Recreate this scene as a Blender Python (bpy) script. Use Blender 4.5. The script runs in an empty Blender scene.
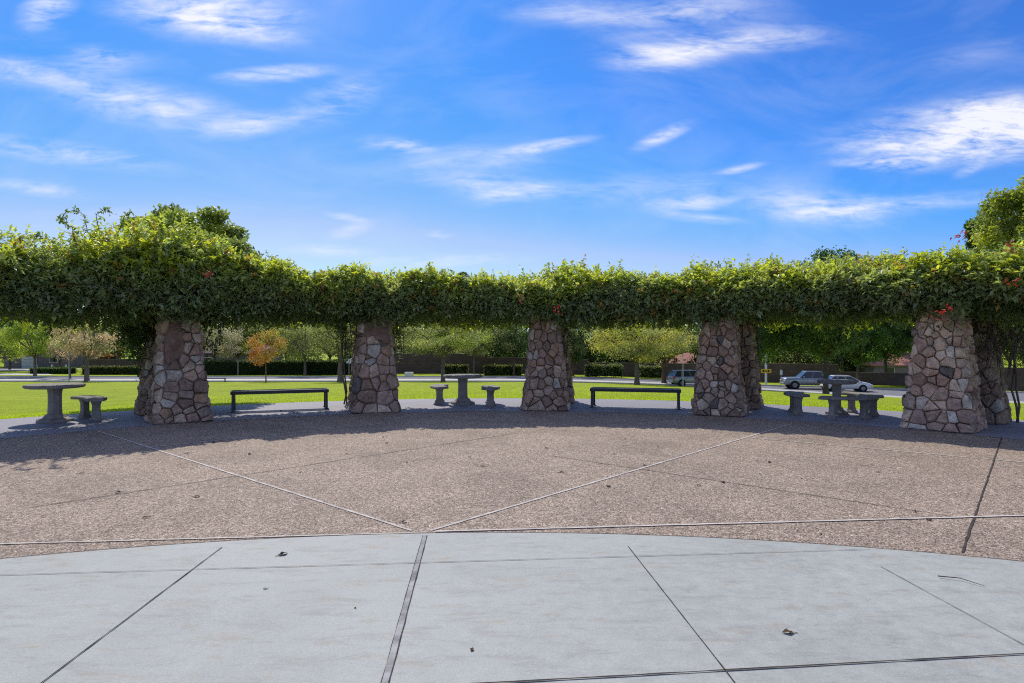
import bpy, bmesh, math, random
import numpy as np
from mathutils import Vector, Matrix, noise as mnoise

random.seed(7)
RNG = np.random.default_rng(11)
PI = math.pi
sc = bpy.context.scene
COL = sc.collection
EYE, F, CX, CY = 1.6, 620.0, 512.0, 341.0
CEN = (-0.1, 3.8)                      # centre of the ring of pillars

# ------------------------------------------------------------------ helpers
def gpt(px, py, z=0.0):
    d = (EYE - z) * F / (py - CY)
    return ((px - CX) / F * d, d)

def lerp(a, b, t): return a + (b - a) * t
def sstep(a, b, x):
    t = min(1.0, max(0.0, (x - a) / (b - a))); return t * t * (3 - 2 * t)

class MB:
    """collects geometry, links it as one mesh object"""
    def __init__(s): s.v, s.f, s.c, s.m = [], [], [], []
    def add(s, verts, faces, col=None, mi=0):
        o = len(s.v); s.v.extend([tuple(p) for p in verts])
        s.f.extend([tuple(i + o for i in f) for f in faces]); s.m.extend([mi] * len(faces))
        s.c.extend([col or (1, 1, 1)] * len(verts))
    def box(s, c, size, rz=0.0, col=None, taper=1.0, mi=0, rx=0.0, bev=0.0):
        hx, hy, hz = size[0] / 2, size[1] / 2, size[2] / 2
        R = Matrix.Rotation(rz, 3, 'Z') @ Matrix.Rotation(rx, 3, 'X')
        vs = []
        if bev <= 0:
            for z, k in ((-hz, 1), (hz, taper)):
                for x, y in ((-hx, -hy), (hx, -hy), (hx, hy), (-hx, hy)): vs.append(R @ Vector((x * k, y * k, z)) + Vector(c))
            s.add(vs, [(0, 3, 2, 1), (4, 5, 6, 7), (0, 1, 5, 4), (1, 2, 6, 5), (2, 3, 7, 6), (3, 0, 4, 7)], col, mi)
        else:
            b = bev; rings = []
            for z, ins in ((-hz, b), (-hz + b, 0), (hz - b, 0), (hz, b)):
                k = 1 if z < 0 else taper
                ring = []
                for sx, sy in ((-1, -1), (1, -1), (1, 1), (-1, 1)):
                    X, Y = hx * k - ins, hy * k - ins
                    bb = b * .6
                    pts = [(sx * X, sy * (Y - bb)), (sx * (X - bb), sy * Y)]
                    if sx * sy > 0: pts = pts[::1]
                    else: pts = pts[::-1]
                    for x, y in pts: ring.append(R @ Vector((x, y, z)) + Vector(c))
                rings.append(ring)
            s.loft(rings, True, True, col, mi)
    def loft(s, rings, closed=True, caps=True, col=None, mi=0):
        n = len(rings[0]); vs = [p for r in rings for p in r]; fs = []
        for i in range(len(rings) - 1):
            for j in range(n if closed else n - 1):
                k = (j + 1) % n
                fs.append((i * n + j, i * n + k, (i + 1) * n + k, (i + 1) * n + j))
        if caps:
            fs.append(tuple(range(n - 1, -1, -1))); fs.append(tuple((len(rings) - 1) * n + j for j in range(n)))
        s.add(vs, fs, col, mi)
    def lathe(s, prof, n=24, c=(0, 0, 0), rz=0.0, sx=1.0, sy=1.0, col=None, mi=0):
        rings = []
        for r, z in prof:
            rings.append([(c[0] + math.cos(rz + 2 * PI * j / n) * r * sx, c[1] + math.sin(rz + 2 * PI * j / n) * r * sy, c[2] + z) for j in range(n)])
        s.loft(rings, True, True, col, mi)
    def tube(s, pts, rad, n=7, col=None, mi=0):
        pts = [Vector(p) for p in pts]; rings = []
        up = Vector((0, 0, 1))
        d0 = (pts[1] - pts[0]).normalized()
        a = d0.cross(up)
        if a.length < .1: a = d0.cross(Vector((0, 1, 0)))
        a.normalize()
        for i, p in enumerate(pts):
            d = (pts[min(i + 1, len(pts) - 1)] - pts[max(i - 1, 0)]).normalized()
            a = (a - d * a.dot(d)).normalized(); b = d.cross(a)
            r = rad[i] if isinstance(rad, (list, tuple)) else rad
            rings.append([p + a * math.cos(2 * PI * j / n) * r + b * math.sin(2 * PI * j / n) * r for j in range(n)])
        s.loft(rings, True, True, col, mi)
    def build(s, name, mats, parent=None, smooth=False, loc=None, rz=0.0):
        me = bpy.data.meshes.new(name); me.from_pydata(s.v, [], s.f)
        if not isinstance(mats, (list, tuple)): mats = [mats]
        for m in mats: me.materials.append(m)
        if len(mats) > 1: me.polygons.foreach_set('material_index', s.m)
        a = me.color_attributes.new('Col', 'FLOAT_COLOR', 'POINT')
        arr = np.ones((len(s.v), 4), dtype=np.float32)
        if s.c: arr[:, :3] = np.array(s.c, dtype=np.float32)
        a.data.foreach_set('color', arr.ravel())
        if smooth: me.polygons.foreach_set('use_smooth', [True] * len(me.polygons))
        me.update(); me.validate()
        bm = bmesh.new(); bm.from_mesh(me); bmesh.ops.recalc_face_normals(bm, faces=bm.faces); bm.to_mesh(me); bm.free()
        o = bpy.data.objects.new(name, me); COL.objects.link(o)
        if parent: o.parent = parent
        if loc: o.location = loc
        o.rotation_euler.z = rz
        return o

def leaves(name, mat, C, D, N, L, W, colr, parent=None, fold=0.25):
    """C centre of the leaf base, D direction, N normal, L length, W width : one folded leaf of two triangles each"""
    n = len(C)
    D = D / (np.linalg.norm(D, axis=1, keepdims=True) + 1e-9)
    S = np.cross(D, N); S /= (np.linalg.norm(S, axis=1, keepdims=True) + 1e-9)
    N = np.cross(S, D)
    L = L[:, None]; W = W[:, None]
    mid = C + D * L * .45
    v = np.empty((n, 4, 3), dtype=np.float32)
    v[:, 0] = C; v[:, 1] = mid + S * W * .5 + N * W * fold
    v[:, 2] = C + D * L; v[:, 3] = mid - S * W * .5 + N * W * fold
    me = bpy.data.meshes.new(name)
    me.vertices.add(n * 4); me.vertices.foreach_set('co', v.ravel())
    base = (np.arange(n) * 4)[:, None]
    idx = np.concatenate([base + np.array([0, 1, 2]), base + np.array([0, 2, 3])], axis=1).ravel().astype(np.int32)
    me.loops.add(n * 6); me.loops.foreach_set('vertex_index', idx)
    me.polygons.add(n * 2)
    me.polygons.foreach_set('loop_start', (np.arange(n * 2) * 3).astype(np.int32))
    me.polygons.foreach_set('loop_total', np.full(n * 2, 3, dtype=np.int32))
    a = me.color_attributes.new('Col', 'FLOAT_COLOR', 'POINT')
    cc = np.ones((n, 4, 4), dtype=np.float32); cc[:, :, :3] = colr[:, None, :]
    a.data.foreach_set('color', cc.ravel())
    me.materials.append(mat); me.update(calc_edges=True)
    o = bpy.data.objects.new(name, me); COL.objects.link(o)
    if parent: o.parent = parent
    return o

def empty(name, loc, rz=0.0):
    o = bpy.data.objects.new(name, None); COL.objects.link(o); o.location = loc; o.rotation_euler.z = rz
    o.empty_display_size = .2
    return o
def tag(o, label=None, cat=None, group=None, kind=None):
    if label: o['label'] = label
    if cat: o['category'] = cat
    if group: o['group'] = group
    if kind: o['kind'] = kind
    return o
def kids(o): return [c for c in bpy.data.objects if c.parent == o]
def copy_tree(o, parent=None):
    ch = kids(o)
    c = o.copy(); COL.objects.link(c)
    if parent: c.parent = parent
    for k in ch: copy_tree(k, c)
    return c

# ------------------------------------------------------------------ materials
def newmat(name):
    m = bpy.data.materials.new(name); m.use_nodes = True
    nt = m.node_tree; nt.nodes.clear()
    out = nt.nodes.new('ShaderNodeOutputMaterial')
    return m, nt, out
def nd(nt, t, **kw):
    n = nt.nodes.new(t)
    for k, v in kw.items():
        if k in n.inputs.keys(): n.inputs[k].default_value = v
        else: setattr(n, k, v)
    return n
def coord(nt, kind='Object', scale=None):
    t = nt.nodes.new('ShaderNodeTexCoord')
    if scale is None: return t.outputs[kind]
    mp = nt.nodes.new('ShaderNodeMapping'); mp.inputs['Scale'].default_value = scale
    nt.links.new(t.outputs[kind], mp.inputs['Vector']); return mp.outputs['Vector']
def noisen(nt, vec, scale, detail=4, rough=.55, dist=0.0):
    n = nd(nt, 'ShaderNodeTexNoise'); n.inputs['Scale'].default_value = scale
    n.inputs['Detail'].default_value = detail; n.inputs['Roughness'].default_value = rough
    n.inputs['Distortion'].default_value = dist
    nt.links.new(vec, n.inputs['Vector']); return n.outputs['Fac']
def ramp(nt, fac, stops):
    r = nt.nodes.new('ShaderNodeValToRGB'); e = r.color_ramp.elements
    while len(e) < len(stops): e.new(.5)
    for i, (p, c) in enumerate(stops):
        e[i].position = p; e[i].color = (c[0], c[1], c[2], 1) if not isinstance(c, (int, float)) else (c, c, c, 1)
    nt.links.new(fac, r.inputs['Fac']); return r.outputs['Color']
def mixc(nt, a, b, fac, mode='MIX'):
    m = nt.nodes.new('ShaderNodeMix'); m.data_type = 'RGBA'; m.blend_type = mode
    for sock, v in ((m.inputs[0], fac), (m.inputs[6], a), (m.inputs[7], b)):
        if hasattr(v, 'is_linked') or hasattr(v, 'node'): nt.links.new(v, sock)
        elif isinstance(v, (int, float)): sock.default_value = v
        else: sock.default_value = (v[0], v[1], v[2], 1)
    return m.outputs[2]
def bump(nt, h, strength=.3, dist=.01, normal=None):
    b = nt.nodes.new('ShaderNodeBump'); b.inputs['Strength'].default_value = strength; b.inputs['Distance'].default_value = dist
    nt.links.new(h, b.inputs['Height'])
    if normal: nt.links.new(normal, b.inputs['Normal'])
    return b.outputs['Normal']
def prin(nt, out, col, rough=.8, spec=.3, metal=0.0, normal=None, coat=0.0):
    p = nt.nodes.new('ShaderNodeBsdfPrincipled')
    if hasattr(col, 'node'): nt.links.new(col, p.inputs['Base Color'])
    else: p.inputs['Base Color'].default_value = (col[0], col[1], col[2], 1)
    if hasattr(rough, 'node'): nt.links.new(rough, p.inputs['Roughness'])
    else: p.inputs['Roughness'].default_value = rough
    p.inputs['Specular IOR Level'].default_value = spec; p.inputs['Metallic'].default_value = metal
    p.inputs['Coat Weight'].default_value = coat
    if normal is not None: nt.links.new(normal, p.inputs['Normal'])
    if out is not None: nt.links.new(p.outputs[0], out.inputs['Surface'])
    return p

def simple(name, col, rough=.6, spec=.4, metal=0.0, var=.12, scale=6.0, coat=0.0, bmp=0.0):
    m, nt, out = newmat(name)
    v = coord(nt)
    n = noisen(nt, v, scale, 5)
    c = ramp(nt, n, [(.3, [x * (1 - var) for x in col]), (.7, [min(1, x * (1 + var)) for x in col])])
    nm = bump(nt, noisen(nt, v, scale * 8, 4), bmp, .005) if bmp else None
    prin(nt, out, c, rough, spec, metal, nm, coat); return m

def leafmat(name, tr=.42, gloss=.35):
    m, nt, out = newmat(name)
    a = nd(nt, 'ShaderNodeAttribute', attribute_name='Col')
    p = prin(nt, None, a.outputs['Color'], .5, gloss)
    t = nd(nt, 'ShaderNodeBsdfTranslucent')
    g = mixc(nt, a.outputs['Color'], (1.0, 1.0, .35), .75, 'MULTIPLY')
    br = nd(nt, 'ShaderNodeHueSaturation'); br.inputs['Value'].default_value = 3.1; nt.links.new(g, br.inputs['Color'])
    nt.links.new(br.outputs[0], t.inputs['Color'])
    mx = nd(nt, 'ShaderNodeMixShader'); mx.inputs[0].default_value = tr
    nt.links.new(p.outputs[0], mx.inputs[1]); nt.links.new(t.outputs[0], mx.inputs[2])
    nt.links.new(mx.outputs[0], out.inputs['Surface']); return m

def attrmat(name, rough=.85, spec=.25, bscale=11, bstr=.9, bdist=.035, mul=.5):
    m, nt, out = newmat(name)
    a = nd(nt, 'ShaderNodeAttribute', attribute_name='Col')
    v = coord(nt)
    n1 = noisen(nt, v, bscale * .6, 6, .65); n2 = noisen(nt, v, bscale * 3, 5, .7)
    k = ramp(nt, n1, [(.3, 1 - mul), (.7, 1 + mul * .3)])
    c = mixc(nt, a.outputs['Color'], k, 1.0, 'MULTIPLY')
    k2 = ramp(nt, n2, [(.35, .78), (.65, 1.0)])
    c = mixc(nt, c, k2, 1.0, 'MULTIPLY')
    nm = bump(nt, n2, bstr * .7, bdist * .5, bump(nt, n1, bstr, bdist))
    prin(nt, out, c, rough, spec, 0, nm); return m

M = {}
M['vine_leaf'] = leafmat('vine_leaf', .33, .6)
M['tree_leaf'] = leafmat('tree_leaf', .35, .25)
M['grass_blade'] = leafmat('grass_blade', .4, .2)
M['stone'] = attrmat('stone')
M['flower'] = leafmat('flower_petal', .3, .2)
M['mortar'] = simple('mortar', (.19, .15, .125), .95, .1, var=.3, scale=9, bmp=.6)
M['bark'] = simple('bark', (.12, .09, .07), .95, .1, var=.4, scale=5, bmp=.8)
M['pale_bark'] = simple('pale_bark', (.16, .13, .115), .95, .1, var=.35, scale=5, bmp=.8)
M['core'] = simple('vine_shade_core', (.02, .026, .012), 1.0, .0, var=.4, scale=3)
M['cast_stone'] = simple('cast_stone', (.27, .25, .225), .85, .25, var=.22, scale=7, bmp=.5)
M['black_metal'] = simple('black_metal', (.018, .018, .022), .38, .5, var=.2, scale=9)
M['block'] = None
M['white_metal'] = simple('white_metal', (.7, .7, .7), .5, .4)
M['grey_metal'] = simple('grey_metal', (.35, .35, .36), .5, .4, metal=.4)
M['yellow'] = simple('sign_yellow', (.75, .48, .02), .5, .4, var=.04)
M['black'] = simple('sign_black', (.02, .02, .02), .6, .3, var=.05)
M['tyre'] = simple('tyre', (.02, .02, .021), .85, .2)
M['rim'] = simple('alloy_rim', (.22, .22, .23), .4, .5, metal=.5)
M['glass'] = simple('car_glass', (.03, .04, .05), .06, .6, var=.02)
M['silver'] = simple('silver_paint', (.34, .36, .39), .28, .5, metal=.35, var=.03, coat=.6)
M['white_paint'] = simple('white_paint', (.72, .72, .72), .25, .5, var=.03, coat=.6)
M['lamp_clear'] = simple('lamp_clear', (.7, .72, .75), .12, .6, var=.03)
M['lamp_red'] = simple('lamp_red', (.45, .02, .02), .2, .6, var=.05)
M['stucco'] = simple('stucco', (.26, .22, .19), .95, .1, var=.1, scale=2, bmp=.3)
M['stucco_grey'] = simple('stucco_grey', (.20, .18, .19), .95, .1, var=.1, scale=2, bmp=.3)
M['garage_door'] = simple('garage_door', (.6, .63, .64), .6, .3, var=.05)

def tilemat(name, col):
    m, nt, out = newmat(name)
    v = coord(nt)
    w = nd(nt, 'ShaderNodeTexWave', bands_direction='X'); w.inputs['Scale'].default_value = 1.6; w.inputs['Distortion'].default_value = .4
    nt.links.new(v, w.inputs['Vector'])
    n = noisen(nt, v, 3, 5)
    c = ramp(nt, n, [(.3, [x * .7 for x in col]), (.7, [x * 1.25 for x in col])])
    prin(nt, out, c, .85, .2, 0, bump(nt, w.outputs['Fac'], .6, .06)); return m
M['roof_red'] = tilemat('roof_tile_red', (.42, .20, .14))
M['roof_grey'] = tilemat('roof_tile_grey', (.15, .11, .12))

def blockmat():
    m, nt, out = newmat('block_wall')
    t = nt.nodes.new('ShaderNodeTexCoord')
    mp = nt.nodes.new('ShaderNodeMapping'); mp.inputs['Rotation'].default_value = (PI / 2, 0, 0)
    nt.links.new(t.outputs['Object'], mp.inputs['Vector'])
    b = nd(nt, 'ShaderNodeTexBrick'); b.inputs['Scale'].default_value = 1.0
    b.inputs['Brick Width'].default_value = .4; b.inputs['Row Height'].default_value = .2; b.inputs['Mortar Size'].default_value = .012
    b.inputs['Color1'].default_value = (.11, .08, .07, 1); b.inputs['Color2'].default_value = (.14, .105, .09, 1); b.inputs['Mortar'].default_value = (.08, .06, .055, 1)
    nt.links.new(mp.outputs[0], b.inputs['Vector'])
    n = noisen(nt, t.outputs['Object'], .8, 5)
    c = mixc(nt, b.outputs['Color'], ramp(nt, n, [(.3, .7), (.7, 1.1)]), 1.0, 'MULTIPLY')
    prin(nt, out, c, .95, .1, 0, bump(nt, b.outputs['Fac'], .4, .01)); return m
M['block'] = blockmat()

def concrete_mat(name, base, stain, warm, agg=0.0):
    m, nt, out = newmat(name)
    v = coord(nt)
    big = noisen(nt, v, .55, 6, .6, .6)
    st = noisen(nt, coord(nt, 'Object', (1.0, 3.6, 1)), 2.2, 12, .78, .4)
    fine = noisen(nt, v, 130, 4, .7)
    mid = noisen(nt, v, 9, 6, .65)
    c = ramp(nt, big, [(.25, [x * .86 for x in base]), (.5, base), (.78, [x * 1.08 for x in base])])
    c = mixc(nt, c, stain, ramp(nt, st, [(.51, 0.0), (.60, .45), (.75, .7)]))
    c = mixc(nt, c, warm, ramp(nt, noisen(nt, coord(nt, 'Object', (1, 2.6, 1)), 2.3, 8, .75, .3), [(.56, 0.0), (.68, .65)]))
    c = mixc(nt, c, ramp(nt, mid, [(.3, .87), (.7, 1.06)]), 1.0, 'MULTIPLY')
    c = mixc(nt, c, ramp(nt, fine, [(.3, .80), (.7, 1.13)]), 1.0, 'MULTIPLY')
    cr = noisen(nt, v, 3.2, 8, .75, 1.2)
    c = mixc(nt, c, ramp(nt, cr, [(.485, 1.0), (.5, .80), (.515, 1.0)]), ramp(nt, noisen(nt, v, .7, 3), [(.5, 0.0), (.62, .8)]), 'MULTIPLY')
    # fine dark pores and specks
    vo = nd(nt, 'ShaderNodeTexVoronoi'); vo.inputs['Scale'].default_value = 24; nt.links.new(v, vo.inputs['Vector'])
    sp = ramp(nt, vo.outputs['Distance'], [(.04, .45), (.09, 1.0)])
    c = mixc(nt, c, sp, .55, 'MULTIPLY')
    nm = bump(nt, fine, .25, .003, bump(nt, mid, .25, .006))
    prin(nt, out, c, ramp(nt, mid, [(.3, .62), (.7, .8)]), .3, 0, nm); return m
M['concrete'] = concrete_mat('pale_concrete', (.415, .43, .39), (.30, .29, .25), (.37, .30, .21))
M['concrete_ring'] = concrete_mat('grey_concrete', (.31, .295, .325), (.24, .23, .24), (.30, .27, .25))
M['sidewalk'] = concrete_mat('sidewalk_concrete', (.55, .53, .50), (.45, .43, .40), (.45, .40, .33))

def aggregate():
    m, nt, out = newmat('exposed_aggregate')
    v = coord(nt)
    vo = nd(nt, 'ShaderNodeTexVoronoi'); vo.inputs['Scale'].default_value = 105; vo.inputs['Randomness'].default_value = 1; nt.links.new(v, vo.inputs['Vector'])
    vc = nd(nt, 'ShaderNodeTexVoronoi'); vc.inputs['Scale'].default_value = 38; nt.links.new(v, vc.inputs['Vector'])
    sep = nd(nt, 'ShaderNodeSeparateColor'); nt.links.new(vo.outputs['Color'], sep.inputs[0])
    sep2 = nd(nt, 'ShaderNodeSeparateColor'); nt.links.new(vc.outputs['Color'], sep2.inputs[0])
    peb = ramp(nt, sep.outputs[0], [(0, (.10, .07, .045)), (.25, (.25, .18, .125)), (.5, (.40, .295, .215)), (.75, (.50, .39, .29)), (1, (.74, .64, .52))])
    peb2 = ramp(nt, sep2.outputs[1], [(0, .74), (.5, 1.0), (1, 1.26)])
    c = mixc(nt, peb, peb2, 1.0, 'MULTIPLY')
    big = ramp(nt, noisen(nt, v, .8, 7, .65, .8), [(.28, .74), (.55, 1.0), (.75, 1.16)])
    c = mixc(nt, c, big, 1.0, 'MULTIPLY')
    st = ramp(nt, noisen(nt, coord(nt, 'Object', (.6, 1.5, 1)), 2.6, 9, .75, .6), [(.56, 1.0), (.72, .72)])
    c = mixc(nt, c, st, 1.0, 'MULTIPLY')
    edge = ramp(nt, vo.outputs['Distance'], [(.25, 1.0), (.7, .74)])
    c = mixc(nt, c, edge, 1.0, 'MULTIPLY')
    inv = nd(nt, 'ShaderNodeMath', operation='SUBTRACT'); inv.inputs[0].default_value = 1; nt.links.new(vo.outputs['Distance'], inv.inputs[1])
    prin(nt, out, c, .82, .3, 0, bump(nt, inv.outputs[0], .6, .006)); return m
M['aggregate'] = aggregate()
M['joint_dark'] = simple('joint_dark', (.07, .06, .055), .95, .1, var=.5, scale=14)
M['joint_soft'] = simple('joint_soft', (.22, .20, .185), .95, .1, var=.5, scale=9)
M['joint_mortar'] = simple('joint_mortar', (.33, .325, .31), .95, .1, var=.45, scale=7, bmp=.8)
M['strip_pale'] = simple('strip_pale', (.55, .50, .44), .9, .2, var=.28, scale=8, bmp=.5)
M['asphalt'] = simple('weathered_asphalt', (.20, .20, .205), .9, .25, var=.15, scale=1.2, bmp=.4)

def grassmat():
    m, nt, out = newmat('lawn_grass')
    v = coord(nt)
    a = noisen(nt, v, .35, 6, .6, .5); b = noisen(nt, v, 40, 5, .7); c_ = noisen(nt, coord(nt, 'Object', (1, .25, 1)), 2.2, 6, .65)
    c = ramp(nt, a, [(.3, (.29, .37, .014)), (.55, (.34, .42, .018)), (.75, (.39, .45, .024))])
    c = mixc(nt, c, ramp(nt, b, [(.3, .55), (.7, 1.3)]), 1.0, 'MULTIPLY')
    c = mixc(nt, c, ramp(nt, c_, [(.3, .75), (.7, 1.15)]), 1.0, 'MULTIPLY')
    p = prin(nt, None, c, .9, .1, 0, bump(nt, b, .8, .04))
    t = nd(nt, 'ShaderNodeBsdfTranslucent')
    nt.links.new(mixc(nt, c, (1.3, 1.25, .6), 1.0, 'MULTIPLY'), t.inputs[0])
    ad = nd(nt, 'ShaderNodeMixShader'); ad.inputs[0].default_value = .0
    nt.links.new(p.outputs[0], ad.inputs[1]); nt.links.new(t.outputs[0], ad.inputs[2])
    nt.links.new(ad.outputs[0], out.inputs['Surface']); return m
M['grass'] = grassmat()

# ------------------------------------------------------------------ terrain
RP = 13.8
def zr(x): return -2.9 - .7 * sstep(0, 32, x)
def yn(x):
    if x < 17: return 69.5
    return float(np.interp(x, [17, 20, 26, 35, 45, 60, 90], [69.5, 68.6, 65, 55.6, 48, 40, 30]))
def yf(x):
    return float(np.interp(x, [-300, 17, 28, 42, 60, 90], [79, 79, 74, 67.5, 59, 47]))
def y0(x):
    q = RP * RP - (x - CEN[0]) ** 2
    return CEN[1] + (math.sqrt(q) if q > 0 else 0.0)
def tz(x, y):
    a, b = y0(x), yn(x)
    if y <= a: return 0.0
    t = min(1.0, (y - a) / (b - a))
    return zr(x) * (t - .02 * math.sin(t * PI))

def struct(o): return tag(o, kind='structure')

xs = sorted(set([-900, -500, -300, -200, -150, -110] + list(np.arange(-90, -14, 2.5)) + list(np.arange(-14.5, 14.6, .5)) + list(np.arange(15, 95, 2.5)) + [110, 150, 200, 300, 500, 900]))
ys = sorted(set([-300, -100, -50, -20] + list(np.arange(-15, 4, 3.0)) + list(np.arange(4, 20, .5)) + list(np.arange(20, 90, 1.5)) + [95, 105, 120, 150, 200, 300, 500, 900]))
mb = MB(); vs = []
for y in ys:
    for x in xs:
        z = tz(x, y)
        if math.hypot(x - CEN[0], y - CEN[1]) < RP + .05 or y < 4: z = min(z, -.03)
        vs.append((x, y, z))
nx = len(xs)
mb.add(vs, [(j * nx + i, j * nx + i + 1, (j + 1) * nx + i + 1, (j + 1) * nx + i) for j in range(len(ys) - 1) for i in range(nx - 1)])
struct(mb.build('ground', M['grass'], smooth=True))

def disc(name, c, r, z, mat, n=180, r0=None, depth=0.0):
    mb = MB(); vs, fs = [], []
    if r0 is None:
        vs = [(c[0] + math.cos(2 * PI * i / n) * r, c[1] + math.sin(2 * PI * i / n) * r, z) for i in range(n)]; fs = [tuple(range(n))]
    else:
        for i in range(n):
            a = 2 * PI * i / n
            vs += [(c[0] + math.cos(a) * r0, c[1] + math.sin(a) * r0, z), (c[0] + math.cos(a) * r, c[1] + math.sin(a) * r, z)]
        fs = [(2 * i, 2 * i + 1, (2 * i + 3) % (2 * n), (2 * i + 2) % (2 * n)) for i in range(n)]
    mb.add(vs, fs)
    if depth:
        k = len(mb.v); mb.add([(c[0] + math.cos(2 * PI * i / n) * r, c[1] + math.sin(2 * PI * i / n) * r, zz) for i in range(n) for zz in (z, z - depth)],
               [(2 * i, 2 * i + 1, (2 * i + 3) % (2 * n), (2 * i + 2) % (2 * n)) for i in range(n)])
    return struct(mb.build(name, mat))
disc('plaza_paving', CEN, RP - .1, 0.0, M['aggregate'])
disc('plaza_ring_paving', CEN, RP, .003, M['concrete_ring'], r0=10.55, depth=.12)
FC, FR = (-.1, -5.76), 10.96
disc('concrete_paving', FC, FR, .003, M['concrete'], n=360)

def strip(name, p, q, w0, w1, z, mat, wob=0.0, n=24):
    """a narrow strip from p to q, its edges slightly uneven"""
    p, q = Vector((p[0], p[1])), Vector((q[0], q[1])); d = (q - p).normalized(); s = Vector((-d.y, d.x))
    vs = []
    n = max(4, int((q - p).length * 9))
    for i in range(n + 1):
        t = i / n; c = p.lerp(q, t); w = lerp(w0, w1, t) / 2
        wa = w * (1 + wob * random.uniform(-1, 1)); wb = w * (1 + wob * random.uniform(-1, 1))
        vs += [(c.x + s.x * wa, c.y + s.y * wa, z), (c.x - s.x * wb, c.y - s.y * wb, z)]
    mb = MB(); mb.add(vs, [(2 * i, 2 * i + 1, 2 * i + 3, 2 * i + 2) for i in range(n)])
    return struct(mb.build(name, mat))
HUB = gpt(425, 532)
def ext(a, b, k0=0.0, k1=0.0):
    dx, dy = b[0] - a[0], b[1] - a[1]; return (a[0] - dx * k0, a[1] - dy * k0), (b[0] + dx * k1, b[1] + dy * k1)
# on the aggregate : pale strips
ZA = .0055
for a, b in ((gpt(412, 530), gpt(97, 430)), (gpt(430, 530), gpt(792, 423)), (gpt(150, 446.5), gpt(410, 420)),
             (gpt(752, 437), gpt(1024, 461.5))):
    strip('pale_strip', a, b, .032, .032, ZA, M['strip_pale'], .25)
a, b = ext(gpt(0, 543.5), HUB, .3, 0); strip('pale_strip', a, b, .022, .022, ZA + .002, M['strip_pale'], .3)
a, b = ext(gpt(435, 531), gpt(1024, 515), 0, .3); strip('pale_strip', a, b, .032, .032, ZA + .002, M['strip_pale'], .3)
for a, b, w in ((gpt(30, 507), gpt(512, 433), .012), (gpt(552, 455), gpt(962, 517), .012), (gpt(1002, 436), gpt(962, 552), .016)):
    strip('paving_joint', a, b, w, w, ZA, M['joint_dark'], .5)
# on the concrete
ZC = .005
a, b = ext(gpt(425, 535), gpt(385, 683), 0, .6); strip('mortar_joint', a, b, .038, .038, ZC, M['joint_mortar'], .3)
o_ = .019
strip('paving_joint', (a[0] + o_, a[1]), (b[0] + o_, b[1]), .007, .007, ZC + .0015, M['joint_dark'], .6)
strip('paving_joint', (a[0] - o_, a[1]), (b[0] - o_, b[1]), .003, .003, ZC + .0015, M['joint_dark'], .8)
for p, q, k0, k1, w, mt in (((222, 547), (42, 683), 0, .8, .0075, 'joint_dark'), ((628, 546), (735, 683), 0, .8, .0055, 'joint_dark'),
                        ((880, 566), (1024, 645), 0, .8, .005, 'joint_soft'), ((0, 575), (870, 549), .3, 0, .0065, 'joint_soft'),
                        ((470, 684.5), (1024, 654), 0, .6, .011, 'joint_dark')):
    a, b = ext(gpt(*p), gpt(*q), k0, k1); strip('paving_joint', a, b, w, w, ZC + .0035, M[mt], .45)
# thin dark joint where the concrete disc meets the aggregate
mbx = MB(); n = 400
vs = []
for i in range(n + 1):
    an = math.radians(90 - 40 + 80 * i / n); j = random.uniform(-.004, .004)
    vs += [(FC[0] + math.cos(an) * (FR - .002), FC[1] + math.sin(an) * (FR - .004), .0055), (FC[0] + math.cos(an) * (FR + .012 + j), FC[1] + math.sin(an) * (FR + .005 + j), .0055)]
mbx.add(vs, [(2 * i, 2 * i + 1, 2 * i + 3, 2 * i + 2) for i in range(n)]); struct(mbx.build('paving_joint', M['joint_dark']))

# road, sidewalk, kerbs
def band(name, fa, fb, dz, mat, x0=-300, x1=95, thick=0.0):
    X = [x for x in xs if x0 <= x <= x1]; mb = MB(); vs = []
    nn = 2 if not thick else 4
    for x in X:
        a, b, z = fa(x), fb(x), zr(x) + dz
        if thick: vs += [(x, a, z - thick), (x, a, z), (x, b, z), (x, b, z - thick)]
        else: vs += [(x, a, z), (x, b, z)]
    fs = []
    for i in range(len(X) - 1):
        for k in range(nn - 1): fs.append((nn * i + k, nn * i + k + 1, nn * (i + 1) + k + 1, nn * (i + 1) + k))
    mb.add(vs, fs); return struct(mb.build(name, mat))
band('sidewalk', lambda x: yn(x) + .6, lambda x: yn(x) + 3.4, .15, M['sidewalk'], thick=.2)
band('road', lambda x: yn(x) + 3.41, yf, .02, M['asphalt'])
band('kerb', lambda x: yf(x) + .005, lambda x: yf(x) + .2, .15, M['sidewalk'], thick=.2)
mb = MB(); X0 = gpt(0, 372, -2.9)
mb.add([(-110, 84, -2.87), (-62, 84, -2.87), (-66, 88, -2.87), (-110, 88, -2.87)], [(0, 1, 2, 3)])
mb.add([(-90, 96, -2.86), (-70, 96, -2.86), (-72, 104, -2.86), (-90, 104, -2.86)], [(0, 1, 2, 3)])
struct(mb.build('driveway', M['sidewalk']))

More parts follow.
